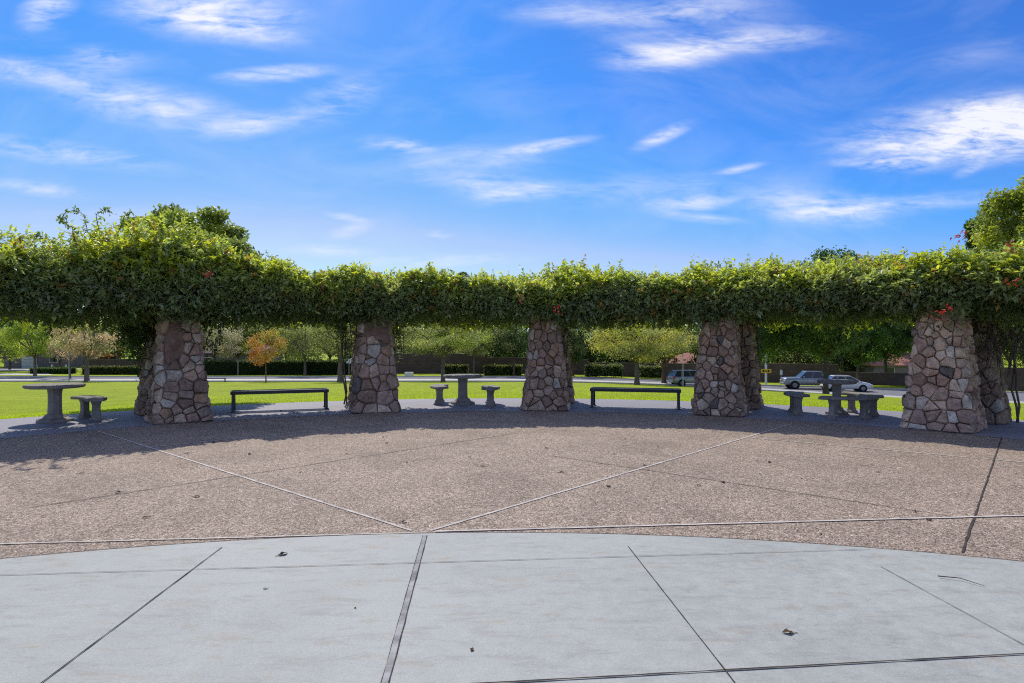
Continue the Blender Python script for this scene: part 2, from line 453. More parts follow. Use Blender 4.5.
# ------------------------------------------------------------------ stone pillars
STONES = [(.30, .21, .17), (.34, .25, .205), (.36, .28, .235), (.27, .19, .155), (.38, .30, .25), (.33, .25, .22), (.29, .24, .21),
          (.36, .25, .185), (.20, .145, .125), (.40, .32, .265), (.46, .38, .32), (.25, .18, .15), (.31, .225, .19), (.28, .205, .18)]
def clip(poly, nx_, ny_, c):
    out = []
    for i in range(len(poly)):
        a, b = poly[i], poly[(i + 1) % len(poly)]
        da, db = a[0] * nx_ + a[1] * ny_ - c, b[0] * nx_ + b[1] * ny_ - c
        if da <= 0: out.append(a)
        if (da < 0 < db) or (db < 0 < da):
            t = da / (da - db); out.append((a[0] + (b[0] - a[0]) * t, a[1] + (b[1] - a[1]) * t))
    return out
PW0, PW1, PH = .97, .48, 2.5
def psurf(U, v, off, flare):
    """unrolled (U metres round, v metres up) -> local point; face 0 looks at the ring's centre (-y)"""
    per = 3.52; u = (U / per * 4) % 4; k = int(u); s = (u - k) * 2 - 1
    q = [(s, -1), (1, s), (-s, 1), (-1, -s)][k]
    nrm = (abs(q[0]) ** 9 + abs(q[1]) ** 9) ** (1 / 9)
    q = (q[0] / nrm, q[1] / nrm)
    g = (math.copysign(abs(q[0]) ** 8, q[0]), math.copysign(abs(q[1]) ** 8, q[1]))
    gl = math.hypot(*g); g = (g[0] / gl, g[1] / gl)
    w = lerp(PW0, PW1, (v / PH) ** .9) / 2 + flare * math.exp(-v * 5)
    return (q[0] * w + g[0] * off, q[1] * w + g[1] * off, v + off * .15)
def pillar(theta, R, label, seed, brown=None, light=1.0, sz=1.0, parts=True, loc=None, wide=1.0):
    rnd = random.Random(seed)
    th = math.radians(theta)
    if loc is None: loc = (CEN[0] + math.sin(th) * R, CEN[1] + math.cos(th) * R)
    root = empty('stone_pillar', (loc[0], loc[1], 0.0), -th)
    tag(root, label, 'pillar', 'stone pillars carrying the vines')
    root.scale = (wide, wide, 1)
    per = 3.52; seeds = []
    v = .0
    while v < PH:
        h = rnd.uniform(.10, .29) * sz
        u = rnd.uniform(0, .2)
        while u < per - .06:
            w = rnd.uniform(.10, .34) * sz
            seeds.append(((u + w / 2 + rnd.uniform(-.04, .04)) % per, v + h / 2 + rnd.uniform(-.08, .08), rnd.uniform(0, .014)))
            if rnd.random() < .22: seeds.append(((u + w / 2 + rnd.uniform(-.1, .1)) % per, v + h * rnd.uniform(0, 1), -.004))
            u += w
        v += h
    core = MB(); rings = []
    for i in range(13):
        vv = PH * i / 12; rings.append([psurf(per * j / 40, vv, -.004, .03) for j in range(40)])
    core.loft(rings); core.build('mortar', M['mortar'], root)
    st = MB()
    for si, (su, sv, sw) in enumerate(seeds):
        poly = [(-.4, max(-.4, .004 - sv)), (.4, max(-.4, .004 - sv)), (.4, min(.4, PH - sv)), (-.4, min(.4, PH - sv))]
        isb = False
        if brown and brown[0] < su < brown[1] and sv > brown[2]: continue
        gap = rnd.uniform(.0, .010) if not isb else 0.0
        for sj, (tu, tv, tw_) in enumerate(seeds):
            if si == sj: continue
            du = (tu - su + per / 2) % per - per / 2; dv = tv - sv
            L = math.hypot(du, dv)
            if L > .8 or L < .02: continue
            poly = clip(poly, du / L, dv / L, (L * L + sw - tw_) / (2 * L) - gap)
            if len(poly) < 3: break
        if len(poly) < 3: continue
        rs = []
        for i in range(len(poly)):
            a, b = poly[i], poly[(i + 1) % len(poly)]; L = math.hypot(b[0] - a[0], b[1] - a[1]); m = max(1, int(L / .05))
            for k in range(m):
                t = k / m; rs.append((lerp(a[0], b[0], t) + rnd.uniform(-.004, .004), lerp(a[1], b[1], t) + rnd.uniform(-.004, .004)))
        cx = sum(p[0] for p in rs) / len(rs); cy = sum(p[1] for p in rs) / len(rs)
        e = rnd.uniform(.03, .10) if not isb else rnd.uniform(.018, .024)
        ta, tb = rnd.uniform(-.22, .22), rnd.uniform(-.22, .22)
        c = STONES[rnd.randrange(len(STONES))]
        c = tuple(x * k for x, k in zip(c, (1.66, 1.56, 1.38)))
        if rnd.random() < .10: c = (.66, .58, .48)
        if rnd.random() < .03: c = (.21, .18, .16)
        if isb: c = (.27, .165, .12)
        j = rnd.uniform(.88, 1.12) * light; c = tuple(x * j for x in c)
        rings = []
        for scl, dep in ((1.0, -.012), (.985, e * .45), (.91, e * .80), (.74, e), (.40, e * 1.06)):
            ring = []
            for p in rs:
                x = cx + (p[0] - cx) * scl; y = cy + (p[1] - cy) * scl
                # stone corners stay rounded
                dd = dep + (ta * (x - cx) + tb * (y - cy)) * (1 if dep > 0 else 0) + (rnd.uniform(-.011, .011) if dep > 0 and not isb else 0)
                ring.append(psurf((su + x) % per, max(.001, sv + y), dd, .03))
            rings.append(ring)
        n = len(rs); vs = [p for r in rings for p in r]; vs.append(psurf((su + cx) % per, sv + cy, e, .03)); fs = []
        for i in range(len(rings) - 1):
            for k in range(n): fs.append((i * n + k, i * n + (k + 1) % n, (i + 1) * n + (k + 1) % n, (i + 1) * n + k))
        for k in range(n): fs.append(((len(rings) - 1) * n + k, (len(rings) - 1) * n + (k + 1) % n, len(vs) - 1))
        st.add(vs, fs, c)
    o = st.build('stone_facing', M['stone'], root)
    if brown:
        pb = MB(); vs = []; nu, nv = 26, 34
        for a in range(nv + 1):
            for b in range(nu + 1):
                fu, fv = b / nu, a / nv; ed = min(fu, 1 - fu, fv * 1.5) ; wv = .04 * math.sin(fu * 11 + 1) + .03 * math.sin(fu * 23)
                U_, V_ = lerp(brown[0] - .03, brown[1] + .03, fu) + .03 * math.sin(fv * 14) * (1 if ed < .2 else 0), lerp(brown[2] - .04, PH - .01, fv) + wv * (1 - fv)
                vs.append(psurf(U_ % per, V_, -.02 if ed <= 0 else .028 + rnd.uniform(-.006, .006) + .012 * mnoise.noise(Vector((fu * 6, fv * 8, seed))), .03))
        pb.add(vs, [(a * (nu + 1) + b, a * (nu + 1) + b + 1, (a + 1) * (nu + 1) + b + 1, (a + 1) * (nu + 1) + b) for a in range(nv) for b in range(nu)], (.30, .19, .14))
        pb.build('bare_patch', M['stone'], root)
    return root
face = .88
TH = {1: -37.1, 2: -16.2, 3: 4.7, 4: 25.2, 5: 46.3}
pillar(TH[1], 11.12, 'tall stone pillar with a plain brown patch high on its face, nearest the round table standing alone at left', 3,
       (.04, .50, 1.20))
pillar(TH[2], 11.12, 'stone pillar with smooth brown upper part and large stones below, between black bench and middle table', 21,
       (.0, .88, 1.60), sz=1.25)
pillar(TH[3], 11.12, 'narrow-looking stone pillar in the middle with a red flower at its top right', 5, sz=.95)
pillar(TH[4], 11.12, 'stone pillar with a few pale tan stones near the top, to the right of the second black bench', 9, sz=.9)
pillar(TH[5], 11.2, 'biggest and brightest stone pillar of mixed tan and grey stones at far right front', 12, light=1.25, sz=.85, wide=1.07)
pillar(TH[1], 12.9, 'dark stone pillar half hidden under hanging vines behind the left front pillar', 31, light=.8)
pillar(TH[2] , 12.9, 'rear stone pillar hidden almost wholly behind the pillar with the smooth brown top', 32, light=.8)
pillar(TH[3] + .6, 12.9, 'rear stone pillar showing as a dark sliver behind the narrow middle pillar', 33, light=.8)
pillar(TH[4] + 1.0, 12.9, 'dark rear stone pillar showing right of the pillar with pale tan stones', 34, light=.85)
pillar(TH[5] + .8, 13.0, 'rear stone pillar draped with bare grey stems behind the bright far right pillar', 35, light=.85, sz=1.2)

# ------------------------------------------------------------------ vine canopy
ZB, ZT, RI, RO = 2.2, 3.06, 10.5, 13.25
def rot(th, r): return (CEN[0] + math.sin(th) * r, CEN[1] + math.cos(th) * r)
def topz(th):   # th in degrees
    return ZT + .08 * sstep(-25, -45, th) + .70 * math.exp(-((th + 37) / 7.5) ** 2) + .05 * mnoise.noise(Vector((th * .16, 2.2, 0))) + .08 * sstep(20, 45, th) + .03 * math.sin(th * .35) + .02 * math.sin(th * 1.1)
def sect(th, u, ins=0.0):
    """point and outward direction on the canopy's rounded section; u in 0..1 : inner face, top, outer face, bottom"""
    cr, cz = (RI + RO) / 2, (ZB + topz(th)) / 2; a, b = (RO - RI) / 2 - ins, (topz(th) - ZB) / 2 - ins
    ang = u * 2 * PI
    c, s = math.cos(ang), math.sin(ang); n = 2.6 if s > 0 else 4.0
    k = (abs(c) ** n + abs(s) ** n) ** (-1 / n)
    x, z = c * k, s * k
    g = (math.copysign(abs(x) ** (n - 1), x) / a, math.copysign(abs(z) ** (n - 1), z) / b); gl = math.hypot(*g)
    return cr - x * a, cz + z * b, (-g[0] / gl, g[1] / gl)
vine = empty('climbing_vine', (CEN[0], CEN[1] + 11.9, 0))
tag(vine, 'thick leafy green flowering vine covering the curved pergola on top of all stone pillars', 'climbing vine')
def local(o, parent):
    o.parent = parent; o.matrix_parent_inverse = Matrix.Translation(-Vector(parent.location))
    return o
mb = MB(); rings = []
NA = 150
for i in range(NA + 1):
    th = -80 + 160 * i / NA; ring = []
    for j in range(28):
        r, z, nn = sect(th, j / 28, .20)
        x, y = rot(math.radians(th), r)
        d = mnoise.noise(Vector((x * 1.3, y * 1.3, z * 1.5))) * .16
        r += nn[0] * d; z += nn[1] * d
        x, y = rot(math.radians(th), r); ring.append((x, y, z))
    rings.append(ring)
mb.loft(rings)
local(mb.build('shade_core', M['core'], None), vine)  # solid dark filler, inner shade of the foliage put into its colour

def sprig_batch(n, thr, ufun, lenr, leafn, leafL, updir, colf, rad=.0, inn=(-.16, .06), shoots=False):
    C, D, N, L, W, K = [], [], [], [], [], []
    for _ in range(n):
        th = random.uniform(*thr); u = ufun()
        r, z, nn = sect(th, u, 0)
        tr = math.radians(th); x, y = rot(tr, r)
        lump = (mnoise.noise(Vector((x * .9, y * .9, z * 1.1))) * .26 + mnoise.noise(Vector((x * 2.4, y * 2.4, z * 2.4 + 9))) * .26) * (1 if nn[1] > -.5 else .7)
        off = lump + random.uniform(*inn)
        r2 = r + nn[0] * off; z2 = z + nn[1] * off
        x, y = rot(tr, r2)
        o3 = Vector((math.sin(tr) * nn[0], math.cos(tr) * nn[0], nn[1]))
        dv = (o3 * .7 + Vector((random.gauss(0, .5), random.gauss(0, .5), random.gauss(0, .4) + updir))).normalized()
        ln = random.uniform(*lenr); p0 = Vector((x, y, z2)) - dv * ln * .3
        base = colf(th, u, z2, nn)
        nl = int(leafn * ln / .2) + 2
        jj = random.uniform(.8, 1.2)
        for k in range(nl):
            t = (k + .6) / nl
            p = p0 + dv * ln * t + Vector((0, 0, -.12 * t * t * ln))
            side = Vector((random.gauss(0, 1), random.gauss(0, 1), random.gauss(0, .8)))
            ld = (dv * .45 + side.normalized() * .9 + Vector((0, 0, -.15))).normalized()
            C.append(p); D.append(ld); N.append(Vector((random.gauss(0, .45), random.gauss(0, .45), 1)))
            l = leafL * random.uniform(.7, 1.3); L.append(l); W.append(l * random.uniform(.42, .58))
            c = base * jj * random.uniform(.85, 1.18) * (1 + .45 * max(0, t - .6))
            K.append(c)
    return [np.array(a, dtype=np.float64) for a in (C, D, N, L, W, K)]
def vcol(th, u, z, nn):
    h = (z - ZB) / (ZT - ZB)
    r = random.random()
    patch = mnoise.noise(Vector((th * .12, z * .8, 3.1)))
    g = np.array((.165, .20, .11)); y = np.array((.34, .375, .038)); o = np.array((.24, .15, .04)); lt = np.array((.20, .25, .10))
    k = min(1, max(0, (h - .36) * 1.7 + patch * 1.0))  # yellower with height: new growth, and top sunlight put into leaf colour
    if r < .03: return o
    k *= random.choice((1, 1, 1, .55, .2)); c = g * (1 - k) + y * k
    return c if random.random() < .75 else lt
def u_front(): # inner face
    return (random.uniform(-.115, .135)) % 1
def u_top(): return random.uniform(.10, .40)
def u_back(): return random.uniform(.38, .62)
def u_bot(): return random.uniform(.60, .90)
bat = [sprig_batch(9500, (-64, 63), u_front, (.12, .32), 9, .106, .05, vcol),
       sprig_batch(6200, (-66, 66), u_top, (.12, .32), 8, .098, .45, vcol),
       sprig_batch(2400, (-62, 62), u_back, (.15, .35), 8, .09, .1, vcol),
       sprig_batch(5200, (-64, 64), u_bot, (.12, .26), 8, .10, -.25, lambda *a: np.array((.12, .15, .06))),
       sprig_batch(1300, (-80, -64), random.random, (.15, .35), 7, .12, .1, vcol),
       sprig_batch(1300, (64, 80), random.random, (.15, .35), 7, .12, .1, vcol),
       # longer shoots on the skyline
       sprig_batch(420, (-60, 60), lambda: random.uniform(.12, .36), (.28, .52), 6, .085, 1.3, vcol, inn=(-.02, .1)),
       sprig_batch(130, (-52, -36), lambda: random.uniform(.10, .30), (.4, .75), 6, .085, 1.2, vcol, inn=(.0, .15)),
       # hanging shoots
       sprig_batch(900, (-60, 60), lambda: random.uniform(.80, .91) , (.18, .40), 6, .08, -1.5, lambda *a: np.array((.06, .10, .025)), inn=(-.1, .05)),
       sprig_batch(1500, (-60, 60), lambda: random.uniform(.55, .66) , (.22, .42), 6, .105, -1.7, lambda *a: np.array((.38, .42, .04)) * random.choice((1, .6)), inn=(-.1, .05)),  # outer fringe, backlight put into its yellow leaf colour
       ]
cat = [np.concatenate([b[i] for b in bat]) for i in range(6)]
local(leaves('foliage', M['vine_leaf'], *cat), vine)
# stray arching shoots at left top, and bare stems
def leafy_shoot(pts, n, lf, colr, sc_=1.0):
    C, D, N, L, W, K = [], [], [], [], [], []
    pts = [Vector(p) for p in pts]
    for k in range(n):
        t = random.random() * (len(pts) - 1.001); i = int(t); p = pts[i].lerp(pts[i + 1], t - i)
        C.append(p + Vector([random.gauss(0, .02 * sc_) for _ in range(3)])); D.append(Vector([random.gauss(0, 1) for _ in range(3)]))
        N.append(Vector((random.gauss(0, .5), random.gauss(0, .5), 1))); l = lf * random.uniform(.7, 1.3); L.append(l); W.append(l * .5)
        K.append(np.array(colr) * random.uniform(.7, 1.3))
    return [np.array(a, dtype=np.float64) for a in (C, D, N, L, W, K)]
def at(px, py, d): return Vector(((px - CX) / F * d, d, EYE + (CY - py) / F * d))
shoots = []; stem = MB()
for path in ([(88, 232), (84, 214), (76, 209), (66, 211), (60, 219)], [(75, 240), (72, 226), (62, 222), (60, 215)], [(100, 235), (96, 214), (106, 207), (112, 212)],
             [(45, 240), (38, 232), (34, 236)], [(118, 232), (124, 216), (132, 211)], [(30, 246), (22, 238), (14, 240)]):
    pts = [at(px, py, 11.3) for px, py in path]
    stem.tube(pts, .006, 5); shoots.append(leafy_shoot(pts, 60, .07, (.14, .19, .05)))
# curtain of vines on the dark pillar at left rear
random.seed(5)
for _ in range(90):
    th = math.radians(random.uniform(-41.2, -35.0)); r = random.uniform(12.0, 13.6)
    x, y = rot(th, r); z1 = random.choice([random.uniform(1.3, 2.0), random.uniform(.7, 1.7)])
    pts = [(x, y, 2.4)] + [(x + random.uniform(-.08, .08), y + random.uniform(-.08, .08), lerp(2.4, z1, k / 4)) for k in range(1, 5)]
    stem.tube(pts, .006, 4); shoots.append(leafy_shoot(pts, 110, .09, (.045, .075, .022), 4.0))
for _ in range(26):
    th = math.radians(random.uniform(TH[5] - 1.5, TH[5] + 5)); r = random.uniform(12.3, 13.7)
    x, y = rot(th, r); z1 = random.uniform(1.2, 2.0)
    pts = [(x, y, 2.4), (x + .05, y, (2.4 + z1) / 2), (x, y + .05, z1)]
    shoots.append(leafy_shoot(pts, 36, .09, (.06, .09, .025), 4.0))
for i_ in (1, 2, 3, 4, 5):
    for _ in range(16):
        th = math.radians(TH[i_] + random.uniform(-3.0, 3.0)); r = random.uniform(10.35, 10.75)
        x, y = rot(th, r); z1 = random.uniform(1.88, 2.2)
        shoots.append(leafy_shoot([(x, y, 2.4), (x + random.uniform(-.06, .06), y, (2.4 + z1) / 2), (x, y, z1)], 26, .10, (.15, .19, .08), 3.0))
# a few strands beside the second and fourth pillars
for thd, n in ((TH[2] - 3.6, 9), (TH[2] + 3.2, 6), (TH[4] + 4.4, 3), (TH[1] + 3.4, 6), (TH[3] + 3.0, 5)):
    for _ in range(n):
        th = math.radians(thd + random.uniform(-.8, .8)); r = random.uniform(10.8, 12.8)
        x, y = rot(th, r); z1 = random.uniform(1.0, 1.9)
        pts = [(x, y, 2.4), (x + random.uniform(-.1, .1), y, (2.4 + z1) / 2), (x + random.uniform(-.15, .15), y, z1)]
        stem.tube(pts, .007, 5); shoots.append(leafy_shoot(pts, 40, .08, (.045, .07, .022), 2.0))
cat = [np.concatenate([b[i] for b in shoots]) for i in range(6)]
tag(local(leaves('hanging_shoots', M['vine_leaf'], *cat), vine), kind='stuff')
# climbing trunks of the vine by the pillars and the tangle of bare stems at far right
for _ in range(110):
    th0 = math.radians(TH[5] + random.uniform(1.5, 6.5)); th1 = th0 + math.radians(random.uniform(-3, 3))
    r0, r1 = random.uniform(12.0, 13.2), random.uniform(11.9, 13.4); z1 = random.uniform(.9, 1.8)
    a = Vector((*rot(th0, r0), 2.35)); b = Vector((*rot(th1, r1), z1))
    pts = [a.lerp(b, k / 5) + Vector((random.uniform(-.07, .07), random.uniform(-.07, .07), -.18 * math.sin(k / 5 * PI))) for k in range(6)]
    stem.tube(pts, random.uniform(.004, .009), 4)
for thd, r in ((TH[2] - 2.9, 12.9), (TH[5] + 3.6, 13.2), (TH[1] + 2.0, 12.2)):
    x, y = rot(math.radians(thd), r)
    for q in range(2):
        pts = [(x + random.uniform(-.03, .03) + .05 * math.sin(k * 1.1 + q * 2), y + random.uniform(-.03, .03), 2.6 * k / 8) for k in range(9)]
        stem.tube(pts, [.022 - .001 * k for k in range(9)], 7)
tag(local(stem.build('bare_stems', M['pale_bark'], None, smooth=True), vine), kind='stuff')
# red trumpet flowers
def flower_cluster(pos, n, colr):
    for _ in range(n):
        mb = MB()
        d = Vector((random.gauss(0, .5), -.7 + random.gauss(0, .4), random.gauss(.1, .5))).normalized()
        p = Vector(pos) + Vector([random.gauss(0, .05) for _ in range(3)])
        mb.tube([p, p + d * .05, p + d * .075], [.004, .008, .016], 6, tuple(c * random.uniform(.8, 1.2) for c in colr))
        local(mb.build('flower', M['flower'], None), vine)
random.seed(21)
for px, py, d, n in ((209, 274, 11.6, 7), (518, 297, 13.7, 4), (558, 310, 13.75, 8), (939, 311, 10.6, 8), (945, 309, 10.6, 4), (959, 236, 11.2, 10),
                     (1012, 281, 10.2, 6), (1009, 247, 10.6, 8), (671, 288, 13.1, 2)):
    flower_cluster(at(px, py, d - .18), n, (.45, .07, .05) if px > 600 else (.42, .07, .10))

# ------------------------------------------------------------------ tables and benches
def conc_table():
    root = empty('picnic_table', (0, 0, 0))
    mb = MB(); mb.lathe([(.44, .672), (.49, .680), (.51, .70), (.515, .72), (.505, .742), (.49, .75)], 48); mb.build('tabletop', M['cast_stone'], root)
    mb = MB(); mb.lathe([(.155, .075), (.135, .13), (.125, .20), (.12, .35), (.12, .55), (.132, .64), (.18, .671)], 8, rz=PI / 8); mb.build('pedestal', M['cast_stone'], root)
    mb = MB(); mb.lathe([(.315, .0), (.315, .045), (.295, .06), (.21, .085), (.16, .15)], 8, rz=PI / 8); mb.build('base', M['cast_stone'], root)
    return root
def arc_bench():
    """curved seat on two flared legs, bent round the origin, centred on +x"""
    root = empty('curved_bench', (0, 0, 0))
    mb = MB(); rings = []; r0, half = .86, math.radians(36)
    for i in range(17):
        a = -half + 2 * half * i / 16; s = 1.0
        e = min(i, 16 - i); s = (.86, .96, 1.0)[min(e, 2)]
        prof = [(-.17, .395), (-.19, .41), (-.19, .435), (-.17, .455), (.17, .455), (.19, .435), (.19, .41), (.17, .395)]
        rings.append([((r0 + p * s) * math.cos(a), (r0 + p * s) * math.sin(a), z) for p, z in prof])
    mb.loft(rings); mb.build('seat', M['cast_stone'], root)
    for sgn in (-1, 1):
        a = sgn * math.radians(22); mb = MB(); x, y = r0 * math.cos(a), r0 * math.sin(a)
        for hw, hd, z in (): pass
        rings = []
        for hw, hd, z in ((.115, .09, 0), (.115, .09, .03), (.09, .068, .06), (.075, .055, .12), (.072, .053, .30), (.10, .07, .394)):
            ring = []
            for sx, sy in ((-1, -1), (1, -1), (1, 1), (-1, 1)):
                for q in ((sx * hw, sy * hd * .7), (sx * hw * .8, sy * hd)) if sx * sy > 0 else ((sx * hw * .8, sy * hd), (sx * hw, sy * hd * .7)):
                    ring.append((x + q[0] * math.cos(a) - q[1] * math.sin(a), y + q[0] * math.sin(a) + q[1] * math.cos(a), z))
            rings.append(ring)
        mb.loft(rings); mb.build('leg', M['cast_stone'], root)
    return root
t0 = conc_table(); b0 = arc_bench()
used = [False, False]
def place_table(x, y, label, k=1.0):
    o = copy_tree(t0) if used[0] else t0; used[0] = True
    o.location = (x, y, .005); o.rotation_euler.z = random.uniform(0, 1); o.scale = (k, k, 1); tag(o, label, 'table', 'round cast stone tables')
def place_bench(x, y, deg, label, rr=0.0):
    o = copy_tree(b0) if used[1] else b0; used[1] = True
    a = math.radians(deg); o.location = (x + rr * math.cos(a), y + rr * math.sin(a), .005); o.rotation_euler.z = a
    tag(o, label, 'bench', 'curved stone benches around the tables')
place_table(-9.18, 12.45, 'round cast stone pedestal table standing alone with one bench at far left')
place_bench(-9.26, 12.27, 52, 'curved stone bench beside the far left round table')
place_table(-1.27, 16.0, 'round stone table in the middle, between the two black benches')
place_bench(-1.11, 16.38, 186, 'curved stone bench on the left side of the middle round table')
place_bench(-1.35, 15.84, 3, 'curved stone bench on the right side of the middle round table')
place_table(7.2, 13.75, 'round stone table ringed by three benches, left of the brightest pillar', .78)
place_bench(7.15, 13.72, 163, 'curved stone bench left of the right hand table, seen nearly end on')
place_bench(7.08, 13.71, 264, 'curved stone bench in front of the right hand table, seen broadside')
place_bench(6.98, 13.62, 10, 'curved stone bench right of the right hand table, beside the brightest pillar')


def metal_bench(L):
    root = empty('flat_bench', (0, 0, 0))
    mb = MB()
    for k in range(6): mb.box((0, -.185 + k * .074, .438), (L - .04, .055, .02), bev=.004)
    mb.box((0, -.225, .425), (L, .02, .075), bev=.004); mb.box((0, .225, .425), (L, .02, .075), bev=.004)
    for s in (-1, 1): mb.box((s * (L / 2 - .01), 0, .425), (.03, .43, .075), bev=.004)
    mb.box((0, 0, .415), (.05, .42, .02))
    mb.build('seat', M['black_metal'], root)
    for sx in (-1, 1):
        for sy in (-1, 1):
            mb = MB(); x = sx * (L / 2 - .05)
            mb.loft([[(x - .03, sy * .245 - .025, 0), (x + .03, sy * .245 - .025, 0), (x + .03, sy * .245 + .025, 0), (x - .03, sy * .245 + .025, 0)],
                     [(x - .03, sy * .185 - .022, .39), (x + .03, sy * .185 - .022, .39), (x + .03, sy * .185 + .022, .39), (x - .03, sy * .185 + .022, .39)]])
            mb.box((x, sy * .245, .006), (.10, .09, .012))
            mb.build('leg', M['black_metal'], root)
    return root
mbn = metal_bench(2.15)
def between(p, q): return ((p[0] + q[0]) / 2, (p[1] + q[1]) / 2, math.atan2(q[1] - p[1], q[0] - p[0]))
x, y, a = between(gpt(229, 411.3), gpt(330, 407.6)); nrm = (-math.sin(a), math.cos(a))
mbn.location = (x + nrm[0] * .22, y + nrm[1] * .22, .006); mbn.rotation_euler.z = a
tag(mbn, 'backless black metal bench between the two left front pillars', 'bench', 'black metal benches')
m2 = copy_tree(mbn); x, y, a = between(gpt(589, 406.3), gpt(682, 408.6)); nrm = (-math.sin(a), math.cos(a))
m2.location = (x + nrm[0] * .22, y + nrm[1] * .22, .006); m2.rotation_euler.z = a
tag(m2, 'backless black metal bench in front of the silver SUV, right of the middle pillar', 'bench', 'black metal benches')
m3 = copy_tree(mbn); bx = -33; m3.location = (bx, 69.0, tz(bx, 69)); m3.rotation_euler.z = .1
tag(m3, 'tiny far bench at the back edge of the lawn, seen beside the left pillar', 'bench', 'black metal benches')

# ------------------------------------------------------------------ trees
def tree(name, label, cat_, x, y, top, crown, tr, cols, nleaf, leaf, mat='tree_leaf', bark='bark', clumps=26, limbs=7, base=None, group=None, csize=.34, fork=None, lean=0.0, seed=0, hole=0.0):
    """crown = (rx, ry, z_bottom) in world z ; top = world z of the crown's top"""
    rnd = random.Random(seed * 7 + 1); rg = np.random.default_rng(seed + 100)
    zb = base if base is not None else tz(x, y)
    rx, ry, cb = crown; cz = (top + cb) / 2; rz = (top - cb) / 2
    root = empty(name, (x, y, zb)); tag(root, label, cat_, group)
    cents = []
    for i in range(clumps):
        for _ in range(30):
            v = Vector((rnd.gauss(0, 1), rnd.gauss(0, 1), rnd.gauss(0, 1))).normalized() * rnd.uniform(.35, 1.0) ** .5
            k = 1 - csize * .75
            p = Vector((v.x * rx * k, v.y * ry * k, v.z * rz * k))
            if all((p - q[0]).length > .28 * min(rx, rz) for q in cents): break
        cents.append((p, rnd.uniform(.7, 1.25) * csize, rnd.uniform(.72, 1.3)))
    trunk = MB(); hz = (fork if fork else (cb - zb) + rz * .35)
    tp = []; NT = 6
    for i in range(NT + 1):
        t = i / NT; tp.append(Vector((lean * t * t * hz + rnd.uniform(-.03, .03) * hz * .3 * (i > 0), rnd.uniform(-.03, .03) * hz * .3 * (i > 0), hz * t)))
    trunk.tube([tp[0] - Vector((0, 0, .15))] + tp, [tr * 1.45, tr * 1.25] + [tr * (1.0 - .3 * i / NT) for i in range(1, NT + 1)], 9)
    order = sorted(cents, key=lambda c: rnd.random())
    for i in range(min(limbs, len(order))):
        q = order[i][0] + Vector((0, 0, cz - zb)); s = tp[-1] if i % 3 else tp[-2]
        m1 = s.lerp(q, .4) + Vector((rnd.gauss(0, .08), rnd.gauss(0, .08), rnd.uniform(0, .12))) * rx * .5
        trunk.tube([s, s.lerp(m1, .5) + Vector((0, 0, .05 * rx)), m1, m1.lerp(q, .5) + Vector((rnd.gauss(0, .05), rnd.gauss(0, .05), 0)) * rx, q],
                   [tr * .62, tr * .5, tr * .38, tr * .24, tr * .08], 6)
        for j in range(2):
            e = m1 + (q - m1) * rnd.uniform(.3, .9) + Vector((rnd.gauss(0, .3), rnd.gauss(0, .3), rnd.uniform(0, .4))) * rx * .6
            trunk.tube([m1, m1.lerp(e, .5) + Vector((0, 0, .04)), e], [tr * .26, tr * .18, tr * .05], 5)
    trunk.build('trunk', M[bark], root, smooth=True)
    per = max(4, nleaf // clumps); C, K = [], []
    ca = [np.array(c) for c in cols]
    for p, s, br in cents:
        v = rg.normal(size=(per, 3)); v /= np.linalg.norm(v, axis=1, keepdims=True)
        v *= (rg.random((per, 1)) ** .35) * rg.uniform(.75, 1.15, (per, 1))
        R = np.array((rx * s, ry * s, rz * s * .9))
        C.append(np.array(p) + v * R + np.array((0, 0, cz - zb)))
        base_ = ca[rnd.randrange(len(ca))] * (.6 + .4 * br)
        K.append(base_ * rg.uniform(.7, 1.3, (per, 1)))
    C = np.concatenate(C); K = np.concatenate(K); n = len(C)
    D = rg.normal(size=(n, 3)); N = rg.normal(size=(n, 3)) * .6 + np.array((0, 0, 1))
    L = leaf * rg.uniform(.6, 1.4, n)
    leaves('crown', M[mat], C, D, N, L, L * .62, K, root)
    return root
def T(px, d): return ((px - CX) / F * d, d)
def Z(py, d): return EYE + (CY - py) / F * d
GR = [(.06, .11, .028), (.085, .14, .03), (.07, .12, .035)]
DK = [(.026, .052, .018), (.035, .065, .022), (.045, .08, .025)]
OL = [(.18, .20, .09), (.24, .26, .11), (.13, .15, .07)]
YO = [(.30, .29, .07), (.24, .25, .10), (.34, .31, .07)]
PK = [(.34, .25, .20), (.40, .31, .25), (.26, .22, .16)]
BG = [(.22, .28, .05), (.27, .32, .06), (.16, .22, .045)]
OR = [(.36, .15, .05), (.32, .20, .06), (.22, .20, .05)]
# big evergreen rising behind the vine at left
x, y = T(190, 18.5)
tree('evergreen_tree', 'dense dark green tree crown rising above the vine behind the left pillars', 'tree', x, y, Z(204, 18.5), (2.6, 2.2, 2.2), .2,
     [(.28, .33, .05), (.34, .37, .045), (.15, .19, .07), (.20, .25, .05)], 42000, .125, mat='vine_leaf', clumps=64, csize=.20, limbs=8, seed=1)
# tall bright tree at far right
x, y = T(1040, 23)
tree('leafy_tree', 'large rounded bright green tree above the vine at the right edge', 'tree', x, y, Z(172, 23), (2.7, 2.5, 1.9), .22,
     [(.22, .26, .04), (.28, .30, .04), (.14, .18, .05)], 40000, .12, mat='vine_leaf', clumps=80, csize=.19, limbs=8, seed=2)
x, y = T(981, 27)
tree('leafy_tree', 'small dark bluish green crown beside the large bright tree at right', 'tree', x, y, Z(211, 27), (.75, .8, Z(252, 27)), .1,
     DK, 5000, .14, mat='vine_leaf', clumps=12, limbs=4, seed=3)
